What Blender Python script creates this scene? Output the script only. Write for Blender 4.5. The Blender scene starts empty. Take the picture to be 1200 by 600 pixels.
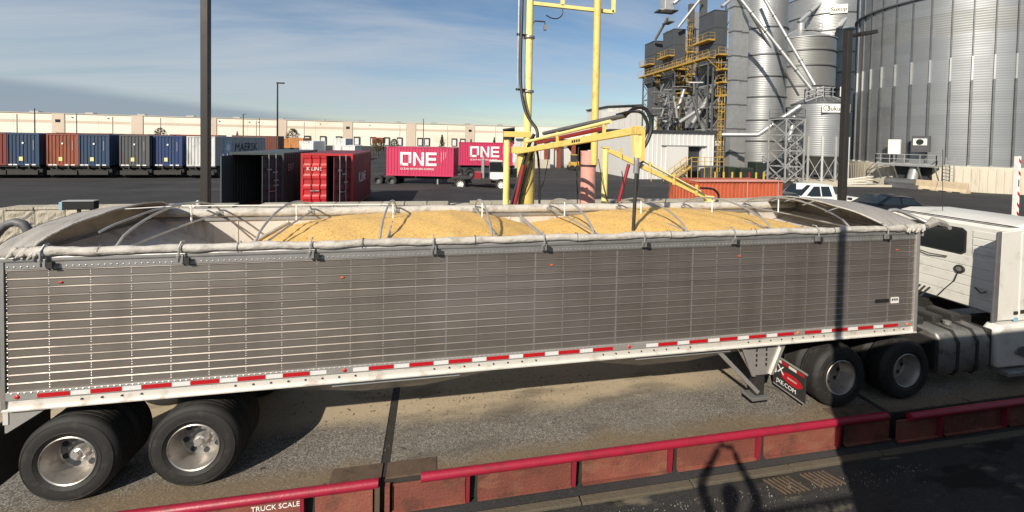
import bpy, bmesh, math, random
from mathutils import Vector, Matrix
R = math.radians
random.seed(7)
S = bpy.context.scene
COL = S.collection

# ------------------------------------------------------------------ camera
FPX, CYP, PITCH, ROLL, YAW = 482.0, 176.4, .0242, .0177, .1879
CAM = Vector((4.708, -5.5235, 4.3335))
fw = Vector((math.sin(YAW)*math.cos(PITCH), math.cos(YAW)*math.cos(PITCH), -math.sin(PITCH)))
rt = Vector((math.cos(YAW), -math.sin(YAW), 0)); up = rt.cross(fw)
rt2 = rt*math.cos(ROLL) + up*math.sin(ROLL); up2 = -rt*math.sin(ROLL) + up*math.cos(ROLL)
cam = bpy.data.cameras.new('camera'); camo = bpy.data.objects.new('camera', cam); COL.objects.link(camo)
cam.sensor_width = 36; cam.lens = 36*FPX/1200; cam.shift_y = -(300-CYP)/1200
cam.clip_start = .05; cam.clip_end = 4000
camo.matrix_world = Matrix.Translation(CAM) @ Matrix((rt2, up2, -fw)).transposed().to_4x4()
S.camera = camo
def P3(u, v, dep):            # a photo pixel at a chosen distance -> point in metres
    return CAM + (fw + rt2*((u-600)/FPX) + up2*((CYP-v)/FPX))*dep
def XY(u, dep, v=170):
    p = P3(u, v, dep); return p.x, p.y

# ------------------------------------------------------------------ light
SUN_EL, SUN_AZ = R(33), R(38.5)          # the sun stands behind the camera, to its left
sdir = Vector((-math.sin(SUN_AZ)*math.cos(SUN_EL), -math.cos(SUN_AZ)*math.cos(SUN_EL), math.sin(SUN_EL)))
sl = bpy.data.lights.new('sun', 'SUN'); sl.energy = 4.5; sl.angle = R(.55); sl.color = (1, .90, .76)
so = bpy.data.objects.new('sun', sl); COL.objects.link(so)
so.rotation_euler = sdir.to_track_quat('Z', 'Y').to_euler()
W = bpy.data.worlds.new('World'); S.world = W; W.use_nodes = True
nt = W.node_tree; N = nt.nodes; Lk = nt.links; N.clear()
out = N.new('ShaderNodeOutputWorld'); bg = N.new('ShaderNodeBackground'); bg.inputs[1].default_value = .066
sky = N.new('ShaderNodeTexSky'); sky.sky_type = 'NISHITA'; sky.sun_disc = False
sky.sun_elevation = SUN_EL; sky.sun_rotation = math.atan2(sdir.x, sdir.y); sky.altitude = 300
sky.air_density = 1.25; sky.dust_density = .1; sky.ozone_density = 4.5
tc = N.new('ShaderNodeTexCoord'); sep = N.new('ShaderNodeSeparateXYZ'); Lk.new(tc.outputs['Generated'], sep.inputs[0])
def wmath(op, a, b=None):
    m = N.new('ShaderNodeMath'); m.operation = op
    for i, x in enumerate((a, b)):
        if x is None: continue
        if isinstance(x, (int, float)): m.inputs[i].default_value = x
        else: Lk.new(x, m.inputs[i])
    return m.outputs[0]
zz = wmath('ADD', wmath('MAXIMUM', sep.outputs[2], 0.0), .16)
cx = wmath('DIVIDE', sep.outputs[0], zz); cy = wmath('DIVIDE', sep.outputs[1], zz)
comb = N.new('ShaderNodeCombineXYZ'); Lk.new(cx, comb.inputs[0]); Lk.new(cy, comb.inputs[1])
mp = N.new('ShaderNodeMapping'); Lk.new(comb.outputs[0], mp.inputs[0])
mp.inputs['Rotation'].default_value = (0, 0, R(22)); mp.inputs['Scale'].default_value = (.32, 1.05, 1)
n1 = N.new('ShaderNodeTexNoise'); n1.inputs['Scale'].default_value = 1.0; n1.inputs['Detail'].default_value = 9
n1.inputs['Roughness'].default_value = .58; n1.inputs['Distortion'].default_value = .5; Lk.new(mp.outputs[0], n1.inputs[0])
n2 = N.new('ShaderNodeTexNoise'); n2.inputs['Scale'].default_value = .22; n2.inputs['Detail'].default_value = 3; Lk.new(comb.outputs[0], n2.inputs[0])
sm = wmath('ADD', wmath('MULTIPLY', n1.outputs[0], 1.0), wmath('MULTIPLY', n2.outputs[0], .30))
# thin cloud is denser to the west (left) of the view
west = wmath('MULTIPLY', wmath('ADD', wmath('MULTIPLY', sep.outputs[0], -.62), .28), .30)
rampn = N.new('ShaderNodeMapRange'); rampn.interpolation_type = 'SMOOTHSTEP'
Lk.new(wmath('ADD', sm, west), rampn.inputs[0]); rampn.inputs[1].default_value = .56; rampn.inputs[2].default_value = .92
rampn.inputs[3].default_value = .0; rampn.inputs[4].default_value = .74
mix = N.new('ShaderNodeMix'); mix.data_type = 'RGBA'; Lk.new(rampn.outputs[0], mix.inputs[0])
Lk.new(sky.outputs[0], mix.inputs[6]); mix.inputs[7].default_value = (5.8, 6.3, 6.9, 1)
# a long low cloud bank along the horizon, higher towards the west
bankz = wmath('ADD', wmath('MULTIPLY', wmath('ADD', wmath('MULTIPLY', sep.outputs[0], -1.0), .12), .105), wmath('MULTIPLY', wmath('SUBTRACT', n1.outputs[0], .5), .035))
bd = N.new('ShaderNodeMapRange'); bd.interpolation_type = 'SMOOTHSTEP'; Lk.new(wmath('SUBTRACT', bankz, sep.outputs[2]), bd.inputs[0]); bd.inputs[1].default_value = -.012; bd.inputs[2].default_value = .012; bd.inputs[4].default_value = .6
mixb = N.new('ShaderNodeMix'); mixb.data_type = 'RGBA'; Lk.new(bd.outputs[0], mixb.inputs[0]); Lk.new(mix.outputs[2], mixb.inputs[6]); mixb.inputs[7].default_value = (2.0, 2.8, 3.9, 1)
Lk.new(mixb.outputs[2], bg.inputs[0]); Lk.new(bg.outputs[0], out.inputs[0])
S.view_settings.view_transform = 'Standard'; S.view_settings.look = 'None'
S.view_settings.exposure = .5; S.view_settings.gamma = 1; S.view_settings.use_curve_mapping = False
S.render.engine = 'CYCLES'

# ------------------------------------------------------------------ materials
M = {}
def mat(name, col, rough=.6, metal=0, var=.12, scale=6, bump=0, bscale=40, spec=.5, dirt=None, coord='Object', stretch=(1,1,1)):
    m = bpy.data.materials.new(name); m.use_nodes = True; t = m.node_tree; n = t.nodes; l = t.links
    b = n['Principled BSDF']; b.inputs['Roughness'].default_value = rough; b.inputs['Metallic'].default_value = metal
    b.inputs['Specular IOR Level'].default_value = spec
    tc = n.new('ShaderNodeTexCoord'); mpg = n.new('ShaderNodeMapping'); l.new(tc.outputs[coord], mpg.inputs[0]); mpg.inputs['Scale'].default_value = stretch
    nz = n.new('ShaderNodeTexNoise'); nz.inputs['Scale'].default_value = scale; nz.inputs['Detail'].default_value = 6; nz.inputs['Roughness'].default_value = .65
    l.new(mpg.outputs[0], nz.inputs[0])
    rp = n.new('ShaderNodeValToRGB'); l.new(nz.outputs[0], rp.inputs[0])
    rp.color_ramp.elements[0].position = .3; rp.color_ramp.elements[1].position = .72
    d = dirt or tuple(c*(1-2*var) for c in col)
    rp.color_ramp.elements[0].color = (*d, 1); rp.color_ramp.elements[1].color = (*[min(1, c*(1+var)) for c in col], 1)
    if dirt:
        e = rp.color_ramp.elements.new(.46); e.color = (*col, 1)
    l.new(rp.outputs[0], b.inputs['Base Color'])
    mr = n.new('ShaderNodeMapRange'); l.new(nz.outputs[0], mr.inputs[0]); mr.inputs[3].default_value = min(1, rough+.12); mr.inputs[4].default_value = max(.05, rough-.1)
    l.new(mr.outputs[0], b.inputs['Roughness'])
    if bump:
        n3 = n.new('ShaderNodeTexNoise'); n3.inputs['Scale'].default_value = bscale; n3.inputs['Detail'].default_value = 4; l.new(mpg.outputs[0], n3.inputs[0])
        bp = n.new('ShaderNodeBump'); bp.inputs['Strength'].default_value = bump; bp.inputs['Distance'].default_value = .02
        l.new(n3.outputs[0], bp.inputs['Height']); l.new(bp.outputs[0], b.inputs['Normal'])
    M[name] = m; return m

def asphalt(name, col, light, vs, bump=.5):
    m = mat(name, col, .9, 0, .2, .35, spec=.25); t = m.node_tree; n = t.nodes; l = t.links; b = n['Principled BSDF']
    tc = n.new('ShaderNodeTexCoord')
    v = n.new('ShaderNodeTexVoronoi'); v.inputs['Scale'].default_value = vs; l.new(tc.outputs['Object'], v.inputs[0])
    bw = n.new('ShaderNodeSeparateColor'); l.new(v.outputs['Color'], bw.inputs[0])
    rp = n.new('ShaderNodeMapRange'); l.new(bw.outputs[0], rp.inputs[0]); rp.inputs[1].default_value = .3; rp.inputs[2].default_value = 1.0
    fine = n.new('ShaderNodeTexNoise'); fine.inputs['Scale'].default_value = 2.6; fine.inputs['Detail'].default_value = 9; fine.inputs['Roughness'].default_value = .75; l.new(tc.outputs['Object'], fine.inputs[0])
    ml = n.new('ShaderNodeMath'); ml.operation = 'MULTIPLY'; l.new(rp.outputs[0], ml.inputs[0]); l.new(fine.outputs[0], ml.inputs[1])
    mx = n.new('ShaderNodeMix'); mx.data_type = 'RGBA'; l.new(ml.outputs[0], mx.inputs[0])
    src = b.inputs['Base Color'].links[0].from_socket; l.new(src, mx.inputs[6]); mx.inputs[7].default_value = (*light, 1)
    l.new(mx.outputs[2], b.inputs['Base Color'])
    bp = n.new('ShaderNodeBump'); bp.inputs['Strength'].default_value = bump; bp.inputs['Distance'].default_value = .008
    l.new(bw.outputs[1], bp.inputs['Height']); l.new(bp.outputs[0], b.inputs['Normal'])
    return m, mx
asphalt('yard_asphalt', (.034,.034,.036), (.062,.06,.058), 60, .3)
def soft_marks(m, scl, thr, col, strength, detail=5):     # patches, tyre tracks and stains with an outline of their own
    t = m.node_tree; n = t.nodes; l = t.links; b = n['Principled BSDF']
    tc = n.new('ShaderNodeTexCoord'); mpg = n.new('ShaderNodeMapping'); l.new(tc.outputs['Object'], mpg.inputs[0]); mpg.inputs['Scale'].default_value = scl
    nz = n.new('ShaderNodeTexNoise'); nz.inputs['Scale'].default_value = 1; nz.inputs['Detail'].default_value = detail; l.new(mpg.outputs[0], nz.inputs[0])
    mr = n.new('ShaderNodeMapRange'); mr.inputs[1].default_value = thr[0]; mr.inputs[2].default_value = thr[1]; mr.inputs[4].default_value = strength; l.new(nz.outputs[0], mr.inputs[0])
    mx = n.new('ShaderNodeMix'); mx.data_type = 'RGBA'; l.new(mr.outputs[0], mx.inputs[0])
    src = b.inputs['Base Color'].links[0].from_socket; l.new(src, mx.inputs[6]); mx.inputs[7].default_value = (*col, 1); l.new(mx.outputs[2], b.inputs['Base Color'])
soft_marks(M['yard_asphalt'], (.03,.35,1), (.52,.75), (.085,.08,.075), .7)
soft_marks(M['yard_asphalt'], (.25,.12,1), (.6,.7), (.02,.02,.02), .6)
m, _ = asphalt('apron_asphalt', (.024,.024,.025), (.085,.08,.076), 130, .5)
soft_marks(m, (.9,2.2,1), (.56,.63), (.014,.012,.010), .9); soft_marks(m, (1.5,4,1), (.6,.72), (.17,.15,.11), .8)
# scale deck: worn exposed-aggregate surface with a dusty strip along the wheel path
m, mx = asphalt('deck_asphalt', (.115,.106,.092), (.47,.44,.39), 78, .8)
t = m.node_tree; n = t.nodes; l = t.links; b = n['Principled BSDF']
tc = n.new('ShaderNodeTexCoord'); sp = n.new('ShaderNodeSeparateXYZ'); l.new(tc.outputs['Object'], sp.inputs[0])
nz = n.new('ShaderNodeTexNoise'); nz.inputs['Scale'].default_value = 1.1; nz.inputs['Detail'].default_value = 7; l.new(tc.outputs['Object'], nz.inputs[0])
a = n.new('ShaderNodeMath'); a.operation = 'MULTIPLY_ADD'; l.new(nz.outputs[0], a.inputs[0]); a.inputs[1].default_value = .7; l.new(sp.outputs[1], a.inputs[2])
def band(c0, c1, c2, c3, val):
    r1 = n.new('ShaderNodeMapRange'); r1.interpolation_type = 'SMOOTHSTEP'; r1.inputs[1].default_value = c0; r1.inputs[2].default_value = c1; l.new(a.outputs[0], r1.inputs[0])
    r2 = n.new('ShaderNodeMapRange'); r2.interpolation_type = 'SMOOTHSTEP'; r2.inputs[1].default_value = c2; r2.inputs[2].default_value = c3; r2.inputs[3].default_value = val; r2.inputs[4].default_value = 0; l.new(a.outputs[0], r2.inputs[0])
    q = n.new('ShaderNodeMath'); q.operation = 'MULTIPLY'; l.new(r1.outputs[0], q.inputs[0]); l.new(r2.outputs[0], q.inputs[1]); return q.outputs[0]
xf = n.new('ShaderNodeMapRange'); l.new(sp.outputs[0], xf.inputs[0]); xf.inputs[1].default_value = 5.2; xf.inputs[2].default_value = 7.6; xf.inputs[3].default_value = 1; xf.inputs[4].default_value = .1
def times(a_, b_):
    q = n.new('ShaderNodeMath'); q.operation = 'MULTIPLY'; l.new(a_, q.inputs[0]); l.new(b_, q.inputs[1]); return q.outputs[0]
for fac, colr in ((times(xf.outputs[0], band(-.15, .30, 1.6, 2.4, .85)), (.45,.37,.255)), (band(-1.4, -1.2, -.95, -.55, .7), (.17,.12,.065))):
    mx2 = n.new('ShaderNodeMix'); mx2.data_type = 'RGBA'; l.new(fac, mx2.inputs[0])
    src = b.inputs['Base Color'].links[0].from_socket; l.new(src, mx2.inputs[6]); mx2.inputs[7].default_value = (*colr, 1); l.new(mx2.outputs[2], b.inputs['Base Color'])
soft_marks(m, (6,6,1), (.72,.74), (.03,.025,.02), .8, 3); soft_marks(m, (.7,2.6,1), (.56,.70), (.085,.075,.06), .55, 6)
# crazed cracks in the surface
vc = n.new('ShaderNodeTexVoronoi'); vc.feature = 'DISTANCE_TO_EDGE'; vc.inputs['Scale'].default_value = 9
dn = n.new('ShaderNodeTexNoise'); dn.inputs['Scale'].default_value = 7; dn.inputs['Detail'].default_value = 4; l.new(tc.outputs['Object'], dn.inputs[0])
va = n.new('ShaderNodeMix'); va.data_type = 'RGBA'; va.inputs[0].default_value = .12; l.new(tc.outputs['Object'], va.inputs[6]); l.new(dn.outputs[1], va.inputs[7]); l.new(va.outputs[2], vc.inputs[0])
cr = n.new('ShaderNodeMapRange'); cr.inputs[1].default_value = .0; cr.inputs[2].default_value = .035; cr.inputs[3].default_value = .55; cr.inputs[4].default_value = 0; l.new(vc.outputs['Distance'], cr.inputs[0])
big = n.new('ShaderNodeTexNoise'); big.inputs['Scale'].default_value = 1.3; l.new(tc.outputs['Object'], big.inputs[0]); bm_ = n.new('ShaderNodeMapRange'); bm_.inputs[1].default_value = .42; bm_.inputs[2].default_value = .6; l.new(big.outputs[0], bm_.inputs[0])
cm = n.new('ShaderNodeMath'); cm.operation = 'MULTIPLY'; l.new(cr.outputs[0], cm.inputs[0]); l.new(bm_.outputs[0], cm.inputs[1])
mxc = n.new('ShaderNodeMix'); mxc.data_type = 'RGBA'; l.new(cm.outputs[0], mxc.inputs[0]); src = b.inputs['Base Color'].links[0].from_socket; l.new(src, mxc.inputs[6]); mxc.inputs[7].default_value = (.05,.042,.035,1); l.new(mxc.outputs[2], b.inputs['Base Color'])

mat('trailer_aluminium', (.285,.255,.23), .47, .75, .10, 3, .06, 60, stretch=(1,1,5))
mat('bright_aluminium', (.72,.70,.67), .38, .75, .08, 5)
mat('rail_aluminium', (.74,.71,.66), .5, .45, .06, 4, dirt=(.45,.40,.34))
mat('tape_rail_grey', (.36,.35,.335), .5, .4, .08, 5)
mat('dull_aluminium', (.36,.355,.35), .5, .7, .12, 6)
mat('rivet_metal', (.55,.54,.53), .4, .6, .05, 10)
mat('inside_metal', (.60,.57,.53), .5, .35, .1, 4, dirt=(.34,.29,.22), stretch=(1,1,.3))
mat('tarp_roll', (.44,.42,.385), .75, 0, .1, 9, .8, 22, dirt=(.27,.245,.21), stretch=(.6,1,1))
mat('tarp_cap', (.29,.275,.255), .75, 0, .12, 5, .5, 30, dirt=(.17,.155,.14), stretch=(3,.7,1))
mat('steel_tube', (.48,.475,.46), .42, .6, .1, 8)
mat('dark_steel', (.035,.034,.033), .55, .3, .2, 6, .1, 40, dirt=(.06,.05,.04))
mat('black_rubber', (.018,.018,.018), .75, 0, .25, 8, .2, 60, dirt=(.04,.036,.032))
mat('tyre_rubber', (.013,.0127,.0124), .7, 0, .2, 10, .15, 90, dirt=(.033,.03,.027))
mat('chrome_rim', (.42,.40,.375), .42, .8, .12, 8, dirt=(.25,.21,.17))
mat('reflector_red', (.42,.010,.016), .35, 0, .05, 30)
mat('reflector_white', (.66,.66,.65), .35, 0, .05, 30)
mat('amber_lens', (.65,.12,.02), .25, 0, .05, 20)
mat('red_lens', (.5,.02,.015), .25, 0, .05, 20)
mat('white_paint', (.78,.77,.73), .32, 0, .04, 3, dirt=(.62,.6,.55))
mat('cab_white', (.62,.61,.57), .35, 0, .05, 2.5, dirt=(.47,.455,.41))
mat('white_lettering', (.82,.82,.80), .5, 0, .05, 20)
mat('grey_lettering', (.42,.38,.38), .5, 0, .05, 20)
mat('dark_lettering', (.005,.0055,.006), .8, 0, .05, 20)
mat('window_glass', (.014,.018,.02), .06, 0, .1, 2, spec=.8)
mat('grey_plastic', (.11,.11,.115), .55, 0, .1, 6)
mat('tank_metal', (.20,.195,.185), .45, .4, .2, 5, dirt=(.07,.065,.058))
mat('crimson_pipe', (.27,.012,.034), .42, 0, .14, 5, .12, 30, dirt=(.17,.016,.022))
mat('rust_red_beam', (.185,.058,.04), .75, 0, .3, 2.6, .5, 30, dirt=(.075,.038,.026))
mat('crimson_post', (.22,.016,.03), .5, 0, .15, 5, dirt=(.2,.03,.03))
mat('rusty_plate', (.12,.085,.06), .6, .3, .25, 6, .2, 40, dirt=(.06,.045,.035))
mat('joint_filler', (.03,.026,.022), .8, 0, .2, 8)
mat('kerb_concrete', (.085,.072,.052), .9, 0, .2, 5, .5, 30, dirt=(.1,.08,.05))
mat('yellow_paint', (.66,.50,.15), .45, 0, .08, 5, .1, 30, dirt=(.52,.36,.08))
mat('pale_yellow', (.76,.66,.26), .42, 0, .07, 5, dirt=(.6,.5,.2))
mat('pink_paint', (.62,.30,.25), .6, 0, .1, 5, .15, 30, dirt=(.5,.24,.18))
mat('red_cylinder', (.26,.02,.03), .35, 0, .1, 8)
mat('hose_black', (.012,.012,.012), .5, 0, .2, 12)
mat('gallery_yellow', (.46,.29,.055), .55, 0, .15, 2, dirt=(.28,.17,.04))
mat('block_stone', (.40,.365,.295), .92, 0, .16, 5.5, 1.6, 9, dirt=(.24,.21,.16), stretch=(2.6,2.6,.8))
mat('silo_concrete', (.47,.43,.35), .9, 0, .1, 1.2, .3, 8, dirt=(.36,.32,.25), stretch=(3,3,.4))
mat('warm_concrete', (.52,.42,.29), .9, 0, .1, 2, .3, 12)
mat('pole_bronze', (.032,.028,.024), .5, .2, .1, 5)
mat('cream_wall', (.80,.74,.63), .85, 0, .04, .05, dirt=(.7,.6,.47))
mat('tan_wall', (.60,.50,.40), .85, 0, .04, .05)
mat('door_white', (.7,.7,.68), .6, 0, .05, 1)
mat('door_dark', (.03,.032,.034), .6, 0, .1, 1)
mat('shed_white', (.60,.60,.585), .5, .1, .05, .4, dirt=(.5,.5,.47), stretch=(1,1,.2))
mat('roof_dark', (.05,.052,.055), .6, .2, .1, 1)
mat('dryer_grey', (.072,.082,.092), .55, .2, .06, .5)
mat('galv_beam', (.40,.41,.41), .45, .55, .1, 1)
mat('galv_dark', (.15,.155,.16), .5, .5, .12, 1)
mat('galv_light', (.50,.51,.505), .42, .5, .08, 1)
mat('timber', (.62,.54,.42), .8, 0, .15, 4, stretch=(.4,4,4))
mat('brown_column', (.22,.055,.03), .6, 0, .1, 2)
mat('green_machine', (.018,.028,.02), .5, 0, .1, 2)
mat('foliage_dark', (.028,.05,.022), .8, 0, .3, 3)
mat('foliage_autumn', (.12,.085,.03), .8, 0, .3, 3)
mat('bark', (.07,.05,.035), .9, 0, .2, 6)
mat('skin_tone', (.5,.32,.24), .5, 0, .05, 8)
mat('jacket_cloth', (.05,.06,.09), .85, 0, .1, 8)
mat('trouser_cloth', (.03,.035,.05), .85, 0, .1, 8)
mat('hair_dark', (.03,.02,.015), .7, 0, .2, 20)
mat('scale_house_siding', (.42,.42,.40), .7, 0, .05, 1)
mat('blue_panel', (.24,.42,.55), .5, 0, .1, 6)

# grime on the trailer boards: each board a little different, streaks running down, dull patches
soft_marks(M['trailer_aluminium'], (2.2,1,.25), (.50,.72), (.17,.148,.13), .5, 7)
soft_marks(M['trailer_aluminium'], (.35,1,.9), (.50,.66), (.33,.31,.295), .5, 4)
def per_object(m, lo, hi):
    t = m.node_tree; n = t.nodes; l = t.links; b = n['Principled BSDF']; oi = n.new('ShaderNodeObjectInfo'); mr = n.new('ShaderNodeMapRange'); l.new(oi.outputs['Random'], mr.inputs[0]); mr.inputs[3].default_value = lo; mr.inputs[4].default_value = hi
    mx = n.new('ShaderNodeMix'); mx.data_type = 'RGBA'; mx.blend_type = 'MULTIPLY'; mx.inputs[0].default_value = 1; src = b.inputs['Base Color'].links[0].from_socket; l.new(src, mx.inputs[6]); l.new(mr.outputs[0], mx.inputs[7]); l.new(mx.outputs[2], b.inputs['Base Color'])
per_object(M['trailer_aluminium'], .90, 1.08); per_object(M['rust_red_beam'], .7, 1.2); per_object(M['block_stone'], .82, 1.08)
soft_marks(M['rust_red_beam'], (3,3,6), (.55,.68), (.23,.11,.065), .5, 6); soft_marks(M['crimson_pipe'], (2.5,9,9), (.62,.68), (.10,.03,.025), .6, 5)
soft_marks(M['tarp_roll'], (3,1,1), (.52,.68), (.25,.23,.20), .6, 7)

# corrugated galvanised sheet: horizontal ripples in the sheet and a slightly different tone for every sheet
def corrugated(name, base, rough, metal, freq, angular=0, axis=2, strength=.6):
    m = mat(name, base, rough, metal, .06, .25); t = m.node_tree; n = t.nodes; l = t.links; b = n['Principled BSDF']
    tc = n.new('ShaderNodeTexCoord'); sp = n.new('ShaderNodeSeparateXYZ'); l.new(tc.outputs['Object'], sp.inputs[0])
    ml = n.new('ShaderNodeMath'); ml.operation = 'MULTIPLY'; l.new(sp.outputs[axis], ml.inputs[0]); ml.inputs[1].default_value = freq*2*math.pi
    sn = n.new('ShaderNodeMath'); sn.operation = 'SINE'; l.new(ml.outputs[0], sn.inputs[0])
    bp = n.new('ShaderNodeBump'); bp.inputs['Strength'].default_value = strength; bp.inputs['Distance'].default_value = .012
    l.new(sn.outputs[0], bp.inputs['Height']); l.new(bp.outputs[0], b.inputs['Normal'])
    if angular:      # sheet-to-sheet tone: cells over angle and height
        at = n.new('ShaderNodeMath'); at.operation = 'ARCTAN2'; l.new(sp.outputs[1], at.inputs[0]); l.new(sp.outputs[0], at.inputs[1])
        def cell(sock, k):
            q = n.new('ShaderNodeMath'); q.operation = 'MULTIPLY'; l.new(sock, q.inputs[0]); q.inputs[1].default_value = k
            f = n.new('ShaderNodeMath'); f.operation = 'FLOOR'; l.new(q.outputs[0], f.inputs[0]); return f.outputs[0]
        cb = n.new('ShaderNodeCombineXYZ'); l.new(cell(at.outputs[0], angular/(2*math.pi)), cb.inputs[0]); l.new(cell(sp.outputs[2], 1/1.12), cb.inputs[1])
        wn = n.new('ShaderNodeTexWhiteNoise'); wn.noise_dimensions = '2D'; l.new(cb.outputs[0], wn.inputs[0])
        mr = n.new('ShaderNodeMapRange'); l.new(wn.outputs[0], mr.inputs[0]); mr.inputs[3].default_value = .90; mr.inputs[4].default_value = 1.06
        mx = n.new('ShaderNodeMix'); mx.data_type = 'RGBA'; mx.blend_type = 'MULTIPLY'; mx.inputs[0].default_value = 1
        src = b.inputs['Base Color'].links[0].from_socket; l.new(src, mx.inputs[6]); l.new(mr.outputs[0], mx.inputs[7]); l.new(mx.outputs[2], b.inputs['Base Color'])
    return m
corrugated('silo_sheet', (.275,.29,.30), .44, .55, 4.0, 19, strength=.14)
corrugated('silo_sheet_bright', (.36,.37,.375), .42, .6, 4.0, 14, strength=.35)
corrugated('silo_sheet_dull', (.25,.26,.26), .5, .5, 4.0, 16, strength=.3)

# grain
m = mat('maize', (.75,.44,.105), .6, 0, .1, 30); t = m.node_tree; n = t.nodes; l = t.links; b = n['Principled BSDF']
tc = n.new('ShaderNodeTexCoord'); v = n.new('ShaderNodeTexVoronoi'); v.inputs['Scale'].default_value = 62; l.new(tc.outputs['Object'], v.inputs[0])
rp = n.new('ShaderNodeValToRGB'); sc = n.new('ShaderNodeSeparateColor'); l.new(v.outputs['Color'], sc.inputs[0]); l.new(sc.outputs[0], rp.inputs[0])
rp.color_ramp.elements[0].color = (.44,.24,.05,1); rp.color_ramp.elements[1].color = (.78,.53,.20,1)
e = rp.color_ramp.elements.new(.25); e.color = (.66,.40,.105,1)
l.new(rp.outputs[0], b.inputs['Base Color'])
bp = n.new('ShaderNodeBump'); bp.inputs['Strength'].default_value = .5; bp.inputs['Distance'].default_value = .01; bp.invert = True
l.new(v.outputs['Distance'], bp.inputs['Height']); l.new(bp.outputs[0], b.inputs['Normal'])
# container paints; two are darker copies for faces turned from the sun
for nm, c in dict(blue=(.018,.046,.10), rust=(.25,.065,.03), grey=(.075,.08,.085), navy=(.015,.04,.13), pale=(.55,.56,.55), maersk_shaded=(.36,.38,.40),
                  redbrown=(.17,.03,.022), brown=(.14,.045,.03), tan=(.5,.22,.07), red=(.46,.018,.025), maroon=(.14,.014,.022), black=(.040,.052,.054),
                  magenta=(.47,.03,.095), white=(.74,.74,.72), orange=(.43,.095,.042), teal=(.05,.12,.2)).items():
    mat('paint_'+nm, c, .5, 0, .1, 1.3, .05, 20, dirt=tuple(x*.6+.012 for x in c), stretch=(1,1,.3)); soft_marks(M['paint_'+nm], (1.3,1.3,.35), (.58,.70), tuple(.45*x+y for x,y in zip(c,(.05,.024,.014))), .75)

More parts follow.
